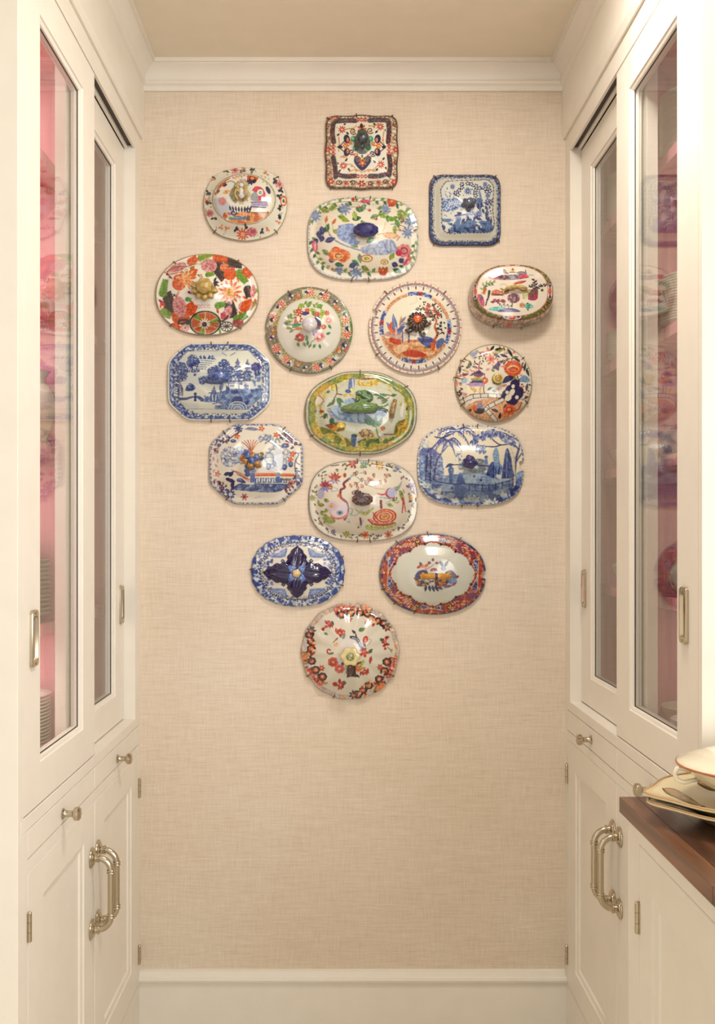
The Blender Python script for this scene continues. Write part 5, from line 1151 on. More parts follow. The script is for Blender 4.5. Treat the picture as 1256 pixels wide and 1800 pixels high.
def art16():
    A = Art((655,925,865,1090), Shape(760.3, 1009, 94, 71.7, 2.12, (), ((-1, 6, 9),), rot=-2), (206,206,192))
    f = .735 + .035*np.cos(4*(A.TH)) + .02*np.cos(12*A.TH)
    band = (A.F > f)
    A.mask(band, (174,66,38)); A.ring(.965, 1.1, (54,44,70)); A.ring(.99, 1.1, (160,150,140)); A.scroll(A.rm(.93, .985), (196,130,90), 26, .14, 5); A.blot(A.rm(.93, .99), (60,56,120), 30, .62, 6); A.mask((A.F > .975) & (A.Y < 200), (150,150,160))
    for c0 in (40, 140, 220, 320):
        dd = np.abs((np.degrees(A.TH) - c0 + 180) % 360 - 180); s = band & (dd < 24) & (A.F < .94)
        A.mask(s, (206,160,130)); A.scroll(s, (160,44,36), 22, .26, c0); A.blot(s, (120,60,90), 50, .74, c0+7)
        for e in (-24, 24):
            x, y = A.pt(c0+e, .84); A.e(x, y, 26, (206,150,70)); A.curl(x, y, 40, e*5, 1.2, 13, (70,40,50)); x, y = A.pt(c0+e*.9, .91); A.e(x, y, 22, (226,180,130)); A.curl(x, y, 24, 0, 1, 8, (110,50,40))
    for c0 in (88, -2, 178, 268):
        for sg in (-1, 1):
            P = [A.pt(c0, .84), A.pt(c0+sg*17, .90), A.pt(c0+sg*21, .84), A.pt(c0+sg*17, .78)]
            A.p(P, (50,54,118)); mm = A.pmask(P); A.scroll(mm, (140,160,206), 22, .2, c0+sg+300); A.blot(mm, (120,60,120), 30, .78, c0+sg+9); A.l([P[0],P[1]], 7, (216,190,160), False); A.l([P[0],P[3]], 7, (216,190,160), False)
        x, y = A.pt(c0, .84); A.e(x, y, 12, (226,190,150)); x, y = A.pt(c0, .91); A.e(x, y, 12, (226,150,110)); x, y = A.pt(c0, .77); A.e(x, y, 12, (226,150,110))
    for i in range(72):
        d = i*5.0; ff = .735 + .035*math.cos(4*math.radians(d)) + .02*math.cos(12*math.radians(d)); x, y = A.pt(d, ff+.012); A.e(x, y, 15 if i % 3 == 0 else 8, (60,30,36) if i % 2 else (150,50,36))
    A.clip = A.F < .6
    A.p([(440,520),(480,470),(560,460),(580,520),(540,560),(450,540)], (62,54,110), sm=True); A.p([(760,480),(820,460),(880,520),(860,570),(780,580)], (96,70,84), sm=True); A.e(840, 580, 44, (84,120,180), 36); A.p([(650,560),(780,560),(770,620),(660,630)], (206,130,60), sm=True); A.scroll(A.col((206,130,60)), (130,60,40), 30, .12, 7); A.p([(440,560),(560,580),(580,620),(470,630)], (196,140,70), sm=True); A.scroll(A.col((196,140,70)), (110,60,40), 34, .12, 17)
    for x, y, a, L, c in ((560,620,100,70,NAVY),(590,620,80,70,NAVY),(620,620,70,80,(44,40,100)),(650,620,60,80,NAVY),(680,640,20,60,(90,60,120)),(740,640,-10,110,(110,90,140)),(830,620,-30,50,(150,60,60)),(460,440,-30,60,RED),(540,430,-40,70,(196,80,50)),(520,440,-90,50,(206,120,60)),(510,410,-120,40,(70,80,60)),(630,370,-90,40,(130,50,50)),(610,390,-160,40,(120,60,60)),(650,390,-10,50,(130,60,50)),(740,430,-120,84,(80,96,110)),(750,430,-60,90,(80,84,100)),(600,470,-30,60,(170,60,60)),(680,470,-150,60,(130,50,70)),(430,540,30,60,(120,50,50)),(870,540,-30,40,(110,60,60)),(480,500,60,60,(50,50,110)),(520,490,100,60,(40,40,90))): A.leaf(x, y, L, 15, a, c)
    A.e(740, 445, 28, (120,140,180), 22); A.l([(520,470),(560,500),(600,560)], 10, (60,40,60)); A.l([(470,560),(520,600),(600,590)], 9, (70,50,60)); A.e(600, 570, 16, WHT); A.e(630, 590, 13, WHT); A.l([(640,400),(600,430),(560,450)], 6, (120,60,60)); A.curl(560, 430, 26, 0, 1, 8, (200,90,60))
    A.blot((A.F < .35) & ((A.X-650)**2/50000 + (A.Y-590)**2/5000 < 1), (60,44,80), 30, .7, 29)
    return A

def art17():
    A = Art((515,1045,715,1245), Shape(615.5, 1145, 86, 85, 2.0, ((.008, 14, 0),), ((86, 4, 5),)), (218,210,192))
    A.ring(.90, 1.1, (202,186,174)); A.scroll(A.rm(.90, 1.1), (160,140,140), 20, .12, 3); A.ring(.985, 1.1, (170,150,130)); A.blot(A.rm(.9, .985), (206,150,90), 40, .8, 13)
    D, Rr, O = (48,40,46), (180,52,40), (216,124,66)
    def swag(c0, dirn):
        s = dirn
        sec = lambda a, b: (((np.degrees(A.TH) - c0)*s + 180) % 360 - 180 > a) & (((np.degrees(A.TH) - c0)*s + 180) % 360 - 180 < b)
        m = A.rm(.80, .97) & sec(-34, -6); A.mask(m, (206,150,130)); A.scroll(m, Rr, 20, .34, c0+40)
        for da, f, r in ((-26,.78,52),(-12,.80,50),(2,.82,48),(12,.86,46),(20,.80,50),(30,.84,46),(38,.90,50)):
            x, y = A.pt(c0+s*da, f); A.rose(x, y, r, D, (110,50,50), None); A.e(x, y, r*.55, (196,90,60) if da % 4 else (206,130,80)); A.e(x, y, r*.25, (226,180,140))
        x, y = A.pt(c0+s*8, .955); A.e(x, y, 74, (110,116,70), 44, -(c0+s*8)+90); A.e(x, y, 60, O, 33, -(c0+s*8)+90)
        for k in range(16): x, y = A.pt(c0+s*A.rng.uniform(-30, 36), A.rng.uniform(.80, .97)); A.e(x, y, 14, A.rng.choice([(226,190,160), O, Rr, (90,60,60)]))
        for da, f in ((16,.73),(28,.76)): x, y = A.pt(c0+s*da, f); A.e(x, y, 26, (226,190,150)); A.leaf(x, y, 50, 15, 120, Rr)
        x, y = A.pt(c0+s*44, .90); A.dai(x, y, 52, 7, (70,50,60), (216,120,80), .4); A.leaf(x, y, 60, 16, -60, (60,84,60))
        x, y = A.pt(c0-s*14, .68); A.dai(x, y, 36, 6, Rr, LOR)
    swag(78, -1); swag(196, -1); swag(-42, -1)
    A.clip = A.F < .92
    def bud(x, y, a, sc=1.0):
        for k in range(12): q = math.radians(a); r = A.rng.uniform(-46, 46)*sc; A.leaf(x + math.cos(q)*r, y + math.sin(q)*r, A.rng.uniform(30, 52)*sc, 12*sc, a + A.rng.choice([70, -70, 110, -110, 30, 200]) + A.rng.uniform(-20, 20), A.rng.choice([(176,50,38), (196,80,60), (166,44,44)]))
        for k in range(5): q = math.radians(a); r = A.rng.uniform(-36, 36)*sc; A.e(x + math.cos(q)*r, y + math.sin(q)*r, 6*sc, (226,190,170))
    bud(365, 340, -30, 1.2); bud(1015, 530, 80, 1.2); bud(480, 975, 30, 1.4); A.leaf(340, 420, 50, 16, 30, (70,110,70)); A.leaf(420, 290, 60, 14, 60, (60,90,80)); A.leaf(960, 480, 50, 16, 60, (60,100,70)); A.leaf(540, 960, 50, 16, 20, (60,110,80)); A.e(545, 1020, 14, MAR); A.leaf(1090, 590, 60, 14, 100, (206,180,120)); A.l([(1040,580),(1080,620)], 8, (60,70,60)); A.leaf(330, 990, 60, 16, -20, (206,160,90))
    A.clip = A.F < .60
    A.l([(640,470),(700,490),(740,560),(770,610)], 34, (50,44,84)); A.l([(650,475),(710,500),(750,570)], 9, (190,190,214)); A.l([(690,440),(700,480)], 16, (50,44,60))
    bud(540, 420, -10, 1.3); A.leaf(540, 490, 70, 18, -60, (110,150,160)); A.l([(440,530),(490,480)], 10, (90,50,50)); A.e(470, 550, 26, (226,170,110), 22); A.leaf(720, 400, 80, 24, -20, (84,120,80)); A.leaf(690, 430, 60, 15, -140, (50,40,60)); A.e(795, 495, 30, (196,60,50), 40, 20); A.e(795, 500, 14, (226,150,130), 22); A.l([(820,560),(860,510),(840,490)], 8, (170,150,120)); A.leaf(830, 650, 70, 20, -50, (70,100,70)); A.dai(780, 640, 56, 5, (190,64,44), (206,90,60)); A.leaf(860, 680, 90, 18, 100, (170,50,50)); A.leaf(800, 580, 60, 14, -120, (60,50,70))
    A.curl(400, 620, 44, 30, .8, 16, Rr); A.leaf(390, 650, 60, 14, 0, (90,140,100)); A.rose(440, 745, 60, (190,72,50), (140,40,40), LOR); A.p([(480,720),(520,700),(550,740),(520,780)], (190,196,214), sm=True); A.e(545, 765, 18, (110,70,40)); A.rose(510, 820, 56, (206,100,84), (170,50,50), (226,170,150)); A.rose(710, 815, 48, (216,130,80), (190,70,40), None); A.leaf(740, 820, 70, 16, -10, (200,130,80)); bud(790, 850, 0, 1.0); A.l([(740,890),(760,850),(830,830)], 12, (170,60,60)); A.p([(740,740),(790,720),(760,790),(730,800)], (176,176,84), sm=True)
    A.e(610, 560, 90, (222,214,206), 70); A.p([(590,920),(600,820),(620,760),(680,760),(690,860),(700,910),(640,905)], (62,40,40), sm=True); A.l([(625,800),(630,880)], 24, (206,186,160)); A.l([(660,780),(740,750)], 22, (76,60,40)); A.leaf(690, 880, 60, 12, 40, (60,50,50)); A.p([(480,650),(540,640),(570,680),(520,700)], (216,206,160), sm=True)
    return A
# ================================================================== lids on the wall
RIM_Y = WALL_Y - 0.012
PXS = RIM_Y / FPX
GLZ = {}
def glz(name, c, v=None, rough=0.16, scale=90):
    if name not in GLZ: GLZ[name] = mat_glaze(name, c, rough, v, scale)
    return GLZ[name]

class Lid:
    def __init__(s, label, art, prof, hooks, relief=None, NT=512, NR=70):
        s.A = art; sh = art.sh; s.sh = sh
        s.fx = np.array([p[0] for p in prof]); s.hx = np.array([p[1] for p in prof]); s.relief = relief
        s.c = Vector(((sh.cx - CU)*PXS, WALL_Y, EYE - (sh.cy - CV)*PXS))
        s.root = empty('tureen_lid', s.c, label, 'lid', 'painted china lids hung on the back wall')
        s.inv = Matrix.Translation(-s.c)
        th = np.arange(NT)*(2*math.pi/NT); R = sh.r(th)*PXS
        f = np.linspace(0.006, 1.0, NR)**0.9
        ff, tt = np.meshgrid(f, th, indexing='ij')
        lim = 1.0 - sh.cut(th)/sh.r(th)
        ff = np.minimum(ff, lim[None])
        H = s.h(ff, tt)
        e = 0.0045
        back = [(1.0, float(s.h(1.0, 0.0)) - e), (0.965, float(s.h(1.0, 0.0)) - e - 0.001), (0.90, max(0.004, float(s.h(.9, 0.0)) - 2*e)), (0.5, max(0.004, float(s.h(.5, 0.0)) - 2*e)), (0.02, max(0.004, float(s.h(0.0, 0.0)) - 2*e))]
        ff = np.vstack([ff] + [np.minimum(lim, b[0])[None] for b in back]); H = np.vstack([H] + [(np.full(NT, b[1]) + (np.interp(np.minimum(lim, b[0]), s.fx, s.hx) - np.interp(b[0], s.fx, s.hx)))[None] for b in back])
        n = ff.shape[0]; RR = R[None, :]
        X = ff*RR*np.cos(th)[None]; Z = ff*RR*np.sin(th)[None]; Y = -H
        V = np.stack([X, Y, Z], -1).reshape(-1, 3)
        V = np.vstack([V, [[0, -float(s.h(0.0, 0.0)), 0]]])
        i = np.arange(n-1)[:, None]*NT; j = np.arange(NT)[None]; k = (j + 1) % NT
        Q = np.stack([i + j, i + k, i + NT + k, i + NT + j], -1).reshape(-1, 4)
        T = np.stack([np.full(NT, n*NT), np.arange(NT), (np.arange(NT) + 1) % NT], -1)[:, ::-1]
        Q = Q[:, ::-1]
        me = bpy.data.meshes.new('lid_body')
        me.vertices.add(len(V)); me.vertices.foreach_set('co', V.astype(np.float32).ravel())
        nl = Q.size + T.size
        me.loops.add(nl); me.loops.foreach_set('vertex_index', np.concatenate([Q.ravel(), T[:, ::-1].ravel()]).astype(np.int32))
        starts = np.concatenate([np.arange(len(Q))*4, Q.size + np.arange(len(T))*3]).astype(np.int32)
        me.polygons.add(len(starts)); me.polygons.foreach_set('loop_start', starts)
        me.polygons.foreach_set('use_smooth', np.ones(len(starts), bool))
        me.update(calc_edges=True); me.validate()
        wy = WALL_Y + V[:, 1]; u = CU + FPX*(s.c.x + V[:, 0])/wy; v = CV - FPX*(s.c.z + V[:, 2] - EYE)/wy
        colr = np.ones((len(V), 4), np.float32); colr[:, :3] = art.sample(u, v)
        colr[(n-4)*NT:n*NT, :3] = lin((214, 204, 186))
        at = me.color_attributes.new('glaze', 'FLOAT_COLOR', 'POINT'); at.data.foreach_set('color', colr.ravel())
        me.materials.append(M['china'])
        o = bpy.data.objects.new('lid_body', me); COL.objects.link(o); o.parent = s.root
        for d in hooks: s.hook(d)
        art.im = None; art.X = art.Y = art.F = art.TH = art.clip = None
    def h(s, f, th):
        r = np.interp(f, s.fx, s.hx)
        k = 0.02                                    # soften the corners of the profile
        r = (r + np.interp(np.maximum(np.asarray(f)-k, 0), s.fx, s.hx) + np.interp(np.minimum(np.asarray(f)+k, 1), s.fx, s.hx))/3
        if s.relief: r = r + s.relief(f, th)
        return r
    def hook(s, deg):
        a = math.radians(deg); R = float(s.sh.r(a))*PXS; e = Vector((math.cos(a), 0, math.sin(a))); hh = float(s.h(1.0, a))
        P = [s.c + e*(R + d) + Vector((0, -y, 0)) for d, y in ((0.0035, 0.001), (0.0042, hh*.5), (0.0036, hh + 0.001), (0.0012, hh + 0.0032), (-0.004, hh + 0.0036), (-0.0075, float(s.h(1 - .0075/R, a)) + 0.0022))]
        s.put(MB().tube(P, 0.0013, 8).build('hanger_hook', 'brass', None, True))
    def put(s, o):
        o.parent = s.root; o.matrix_parent_inverse = s.inv; return o
    def P(s, x, y, dh=0.0):
        "point of the lid's surface under a spot of its drawing, raised by dh"
        u = s.A.x0 + x/s.A.sc; v = s.A.y0 + y/s.A.sc; h = 0.03
        for _ in range(4):
            w = W(u, v, WALL_Y - h); dx, dz = w.x - s.c.x, w.z - s.c.z; a = math.atan2(dz, dx)
            h = float(s.h(min(1, math.hypot(dx, dz)/(float(s.sh.r(a))*PXS)), a))
        return W(u, v, WALL_Y - h - dh)
    def hat(s, x, z):
        dx, dz = x - s.c.x, z - s.c.z; a = math.atan2(dz, dx)
        return float(s.h(min(1, math.hypot(dx, dz)/(float(s.sh.r(a))*PXS)), a))
    def fin(s, mb, mat, name='finial', smooth=True, label=None):
        o = s.put(mb.build(name, mat, None, smooth))
        if label: o['label'] = label
        return o

def lump(k1, a1, k2=7, a2=.06, ph=0.0):
    return lambda d: 1 + a1*math.sin(k1*math.atan2(d.z, d.x) + ph)*(1 - d.y*d.y)**.5 + a2*math.sin(k2*d.y + 3*d.x + ph)*math.cos(k2*d.z)
ROTY = Matrix.Rotation(math.radians(-90), 3, 'X')        # local z -> out of the wall (-y)

def dome(rim, top, k=1.0, flange=.86, n=9):
    "flat rim then a swelling dome"
    P = [(0.0, top)]
    for i in range(1, n):
        t = i/n*flange; P.append((t, rim + (top - rim)*(math.cos(t/flange*math.pi/2)**(.75*k))))
    return P + [(flange, rim + .001), (flange + .03, rim), (1.0, rim - .002)]

# 1 ---- square lid with black knob
L = Lid('square lid with dark frame band and black knob, highest of the hanging lids', art1(), [(0, .058), (.15, .052), (.5, .036), (.78, .022), (.86, .016), (1, .008)], (98, 50, 135, 230, 310))
c = L.P(637, 430)
m = MB().lathe([(.011, -.006), (.009, .004), (.012, .010), (.017, .018), (.0185, .027), (.0150, .036), (.008, .041), (0, .042)], c, '-y', 28, wob=lambda a, h: 1 + .07*math.sin(6*a + h*300))
m.blob((c.x, c.y - .020, c.z + .014), (.013, .012, .012), wob=lump(5, .12)); m.blob((c.x, c.y - .012, c.z - .016), (.009, .009, .010), wob=lump(4, .1))
L.fin(m, glz('black_glaze', (36, 36, 46), (66, 84, 80)), label='black glazed knob')
# 2 ---- oval lid with gold scroll finial
L = Lid('cream oval lid with lilac table scene and gold scroll finial', art2(), [(0, .060), (.4, .056), (.66, .046), (.74, .036), (.80, .027), (.92, .014), (1, .008)], (140, 40, 222, 318))
c = L.P(590, 440)
m = MB()
for sx in (-1, 1):
    m.tube([c + Vector((sx*x, -y, z)) for x, y, z in ((.003, .004, -.020), (.012, .012, -.018), (.018, .016, -.006), (.013, .018, .004), (.006, .016, .002), (.005, .014, -.004))], .0034, 8)
    m.tube([c + Vector((sx*x, -y, z)) for x, y, z in ((.002, .012, .006), (.010, .017, .010), (.013, .019, .018), (.007, .020, .025), (.001, .019, .023))], .0030, 8)
L.fin(m, glz('gilt_glaze', (176, 140, 58), (206, 178, 96), .2), 'finial_scroll', label='gold painted scrolls')
m = MB().lathe([(.014, -.004), (.012, .003), (.007, .008), (.008, .014), (.005, .020), (0, .022)], c, '-y', 20, 1, 1.5)
m.blob((c.x, c.y - .014, c.z - .012), (.008, .008, .008)); m.blob((c.x, c.y - .016, c.z + .017), (.0065, .007, .0065))
L.fin(m, glz('white_glaze', (226, 222, 210), (200, 196, 206)))
# 3 ---- oblong lid with flowers and navy knob
L = Lid('large oblong white lid with coloured garden flowers and a navy faceted knob', art3(), dome(.012, .062), (100, 80, 255, 278))
c = L.P(655, 400, .008)
def gem(c, rx, rz, ry, ang=0.0):
    m = MB(); rings = []
    for k, (s_, h) in enumerate(((.62, -.012), (.70, 0), (.92, .006), (1.0, .014), (.84, .022), (.5, .0265), (.1, .027))):
        rings.append([(c[0] + rx*s_*math.cos(a), c[1] - h*ry, c[2] + rz*s_*math.sin(a)) for a in (2*math.pi*(i + .5*(k % 2))/10 for i in range(10))])
    return m.loops(rings)
L.fin(gem(c, .036, .021, 1.0), glz('navy_glaze', (26, 26, 84), (44, 46, 112)), smooth=False, label='navy faceted knob')
# 4 ---- blue and white square lid
L = Lid('blue and white square lid with rounded corners and a grey leafy knob', art4(), [(0, .052), (.3, .048), (.6, .038), (.72, .030), (.82, .020), (.93, .013), (1, .008)], (48, 132, 228, 318))
c = L.P(655, 490, .006)
m = MB().blob(c, (.019, .018, .014), 24, 14, lump(6, .14, 9, .08)); m.blob(c + Vector((0, .006, -.012)), (.008, .010, .010)); m.blob(c + Vector((.012, -.004, .004)), (.009, .010, .008), wob=lump(4, .1))
L.fin(m, glz('slate_glaze', (64, 70, 92), (92, 96, 110)), label='slate grey leafy knob')
# 5 ---- orange leaf lid with gold bud
L = Lid('oval lid crowded with orange, green and charcoal leaves and a gold bud finial', art5(), dome(.010, .064), (135, 48, 220, 315))
c = L.P(600, 430)
gold = glz('gold_lustre', (170, 138, 66), (204, 176, 106), .22)
m = MB().blob(c + Vector((0, -.018, .002)), (.023, .020, .021), 24, 16, lump(7, .06, 14, .06)); m.lathe([(.020, -.006), (.014, .004), (.012, .012), (.016, .018)], c, '-y', 20)
L.fin(m, gold, label='gold bud')
for a in (-18, -54, -90, -126, -162, 172):
    q = math.radians(a); e = Vector((math.cos(q), 0, math.sin(q))); t = Vector((-math.sin(q), 0, math.cos(q)))
    rings = []
    for k in range(7):
        s_ = k/6; wd = .0125*math.sin(math.pi*min(.97, .18 + .8*s_)); b = c + e*(.010 + .029*s_) + Vector((0, -.004 - .010*math.sin(math.pi*s_*.7), 0))
        rings.append([b + t*wd + Vector((0, .001, 0)), b + Vector((0, -.0035, 0)), b - t*wd + Vector((0, .001, 0)), b + Vector((0, .002, 0))])
    L.fin(MB().loops([[tuple(p) for p in r] for r in rings]), gold, 'finial_petal')
# 6 ---- round lid with green and brown border
L = Lid('round white lid with green and brown flowered border and a white ball knob', art6(), [(0, .052), (.3, .046), (.62, .031), (.70, .026), (.80, .018), (.93, .012), (1, .009)], (118, 66, 300, 245))
c = L.P(625, 590)
m = MB().lathe([(.014, -.004), (.010, .004), (.0085, .012), (.012, .018), (.0185, .025), (.021, .034), (.0185, .043), (.010, .049), (.004, .0505), (0, .0505)], c, '-y', 32)
L.fin(m, glz('white_glaze', (226, 222, 210)))
# 7 ---- round lid with tick marks
L = Lid('round lid with ticked beaded rim, terrace scene and navy flower finial', art7(), [(0, .050), (.3, .045), (.55, .034), (.68, .026), (.80, .017), (.90, .013), (1, .009)], (50, 130, 300, 215))
c = L.P(645, 540)
m = MB()
for i in range(15):
    q = 2*math.pi*i/15; e = Vector((math.cos(q), 0, math.sin(q)*1.0))
    m.tube([c + e*.009 + Vector((0, -.016, .004)), c + e*.018 + Vector((0, -.018, .003)), c + e*.024 + Vector((0, -.012, 0)), c + e*.026 + Vector((0, -.005, -.002))], [.0032, .0042, .0044, .003], 8)
m.tube([c + Vector(p) for p in ((-.010, -.006, -.020), (-.024, -.006, -.026), (-.034, -.006, -.022))], [.006, .007, .003], 10)
m.tube([c + Vector(p) for p in ((.006, -.006, -.022), (.012, -.006, -.036), (.018, -.006, -.040), (.021, -.006, -.033), (.017, -.006, -.029))], .0036, 8)
m.tube([c + Vector(p) for p in ((.016, -.006, -.010), (.030, -.006, -.006), (.038, -.004, -.004))], [.007, .007, .003], 10)
L.fin(m, glz('ink_glaze', (34, 34, 62), (110, 84, 50), .2, 160), label='dark ruffled petals edged with gold')
L.fin(MB().blob(c + Vector((0, -.018, .006)), (.0125, .006, .0115)), glz('orange_glaze', (206, 84, 34), (222, 110, 50)), 'finial_centre', label='orange flower centre')
# 8 ---- deep oval lid with gilt border
L = Lid('deep oval lid with olive gilt border and tiny pagoda scene', art8(), [(0, .078), (.6, .076), (.86, .072), (.93, .066), (.965, .050), (.985, .014), (1, .009)], (240, 290, 120, 60))
c = L.P(690, 425)
m = MB()
for sx in (-1, 1):
    m.tube([c + Vector(p) for p in ((sx*.030, 0, -.002), (sx*.026, -.008, .002), (sx*.014, -.014, .004), (0, -.015, .003))], [.003, .0042, .0045, .004], 10)
    m.tube([c + Vector(p) for p in ((sx*.029, -.001, -.002), (sx*.036, -.003, -.006), (sx*.034, -.004, -.012))], .0026, 8)
L.fin(m, glz('straw_glaze', (206, 180, 104), (176, 140, 84), .2), 'scroll_handle', label='straw yellow scroll handle')
# 9 ---- blue landscape, cut corners
L = Lid('blue and white oblong lid with cut corners and a pagoda lake scene', art9(), [(0, .056), (.35, .050), (.62, .036), (.76, .024), (.83, .016), (.95, .012), (1, .008)], (102, 78, 258, 285))
c = L.P(620, 425, .010)
m = MB().blob(c, (.028, .019, .020), 28, 18, lump(8, .10, 10, .07, 1)); m.blob(c + Vector((-.022, .004, -.008)), (.012, .010, .010), wob=lump(5, .12)); m.blob(c + Vector((.018, .002, -.008)), (.012, .012, .009), wob=lump(5, .12))
m.tube([c + Vector(p) for p in ((-.024, 0, -.010), (-.032, -.002, -.010), (-.036, .002, -.006))], .004, 8)
L.fin(m, glz('cobalt_glaze', (48, 66, 130), (96, 120, 172), .12, 120), label='cobalt fruit shaped knob')
# 10 --- majolica lid with a fish
L = Lid('green and ochre oval lid with a modelled fish handle', art10(), [(0, .050), (.5, .044), (.66, .034), (.76, .022), (.84, .016), (.93, .014), (1, .009)], (91, 30, 269, 205), relief=lambda f, th: .0015*np.cos(8*np.asarray(th))*np.clip((np.asarray(f)-.7)/.3, 0, 1))
c = L.P(645, 440, .014)
rings = []
for k in range(21):
    t = k/20; x = -.058 + .116*t; rr = .0145*math.sin(math.pi*min(1, .06 + t*.86))**.75 + .001
    if t > .86: rr = .0045
    zc = .004*math.sin(math.pi*t) - .001 + .005*max(0, t - .7)/.3
    rings.append([(c.x + x, c.y - .010*math.sin(math.pi*t) + rr*1.0*math.cos(a), c.z + zc + rr*math.sin(a)) for a in (2*math.pi*i/16 for i in range(16))])
fishm = glz('fish_glaze', (64, 118, 84), (128, 140, 70), .12, 190)
L.fin(MB().loops(rings), fishm, 'fish', label='green scaly fish')
m = MB()
for dz in (-1, 1): m.loops([[(c.x + .054, c.y - .003, c.z + .004), (c.x + .056, c.y + .002, c.z + .004 + dz*.002), (c.x + .074, c.y + .002, c.z + .004 + dz*.013), (c.x + .072, c.y - .002, c.z + .004 + dz*.005)], [(c.x + .054, c.y, c.z + .004), (c.x + .056, c.y + .005, c.z + .004 + dz*.002), (c.x + .074, c.y + .005, c.z + .004 + dz*.013), (c.x + .072, c.y + .002, c.z + .004 + dz*.005)]])
m.loops([[(c.x - .012, c.y - .009, c.z + .017), (c.x + .012, c.y - .009, c.z + .018), (c.x + .020, c.y - .009, c.z + .026), (c.x - .002, c.y - .009, c.z + .026)], [(c.x - .012, c.y - .006, c.z + .017), (c.x + .012, c.y - .006, c.z + .018), (c.x + .020, c.y - .006, c.z + .026), (c.x - .002, c.y - .006, c.z + .026)]])
L.fin(m, fishm, 'fish_fins', False)
c2 = L.P(952, 440, .006)
m = MB().tube([c2 + Vector((-.004, 0, -.024)), c2 + Vector((-.002, -.006, -.008)), c2 + Vector((.002, -.006, .010)), c2 + Vector((.005, 0, .024))], [.0065, .0075, .0072, .0065], 12)
L.fin(m, glz('log_glaze', (136, 100, 58), (176, 146, 90), .25, 140), 'log', label='brown log')
c3 = L.P(665, 315, .003)
m = MB()
for k in range(9): m.blob(c3 + Vector(((-.5 + (k*37 % 10)/10)*.036, -.002, (-.5 + (k*53 % 10)/10)*.022)), (.008, .006, .007), 10, 8, lump(5, .14))
L.fin(m, glz('moss_glaze', (58, 100, 66), (104, 140, 76), .15, 220), 'modelled_bush', label='moss green bush')
# 11 --- round lid with bridge and flowers
L = Lid('round lid with orange peony, dark rock, zigzag fence and a small yellow knob', art11(), [(0, .036), (.4, .034), (.8, .026), (.93, .018), (.98, .012), (1, .008)], (145, 40, 172, 330, 215))
c = L.P(672, 545)
L.fin(MB().lathe([(.008, -.003), (.007, .008), (.0125, .013), (.0142, .017), (.0135, .020), (.0105, .0205)], c, '-y', 24), glz('straw_pale_glaze', (220, 206, 140), (206, 188, 110)))
L.fin(MB().lathe([(.0112, .018), (.0098, .0215), (.006, .0225), (0, .023)], c, '-y', 24, wob=lambda a, h: 1 + .05*math.sin(9*a)), glz('ochre_glaze', (150, 110, 40), (196, 160, 70), .2, 220), 'finial_centre', label='ochre centre of knob')
# 12 --- octagonal lid
L = Lid('octagonal lid with blue vases, red rail and a blue and gold flower cluster finial', art12(), [(0, .054), (.3, .048), (.6, .034), (.74, .024), (.84, .016), (.95, .012), (1, .008)], (135, 52, 230, 308))
c = L.P(590, 480, .006)
m1, m2 = MB(), MB()
for k, (dx, dz, r) in enumerate(((-.014, .010, .011), (.010, .004, .012), (-.002, -.004, .013), (-.020, -.004, .009), (0, .010, .010), (.012, -.010, .010), (-.006, -.016, .010), (.018, .010, .007))):
    (m1 if k in (0, 1, 2) else m2).blob(c + Vector((dx, -.004, dz)), (r, r*.9, r), 14, 10, lump(6, .16, 8, .08, k))
L.fin(m1, glz('cobalt_glaze', (48, 66, 130)), 'finial_flower', label='cobalt blue flowers')
L.fin(m2, glz('gilt_brown_glaze', (150, 98, 36), (196, 146, 66), .18, 200), 'finial_leaf', label='gilt brown leaves')
# 13 --- oblong lid with bird
L = Lid('white oblong lid with bird, pink blossom and coral peony round a purple faceted knob', art13(), dome(.011, .060), (98, 82, 262, 280))
c = L.P(622, 455, .006)
L.fin(gem(c, .030, .019, .95), glz('purple_glaze', (42, 30, 72), (120, 92, 60), .12, 200), smooth=False, label='dark purple faceted knob')
L.fin(MB().tube([c + Vector(p) for p in ((-.014, -.006, .012), (-.020, -.010, .018), (-.014, -.010, .024), (-.006, -.008, .020), (-.004, -.006, .014))], .0035, 8), glz('purple_glaze', (42, 30, 72)), 'finial_scroll')
# 14 --- blue landscape with palms
L = Lid('blue and white oblong lid with palm trees and a notched right edge', art14(), dome(.011, .056), (100, 80, 258, 280))
c = L.P(632, 470, .006)
m = MB().blob(c, (.021, .017, .015), 22, 14, lump(5, .10, 7, .10, 2)); m.blob(c + Vector((-.002, -.004, .010)), (.013, .013, .012), wob=lump(4, .12))
L.fin(m, glz('indigo_glaze', (40, 36, 86), (66, 62, 116), .12), label='indigo lumpy knob')
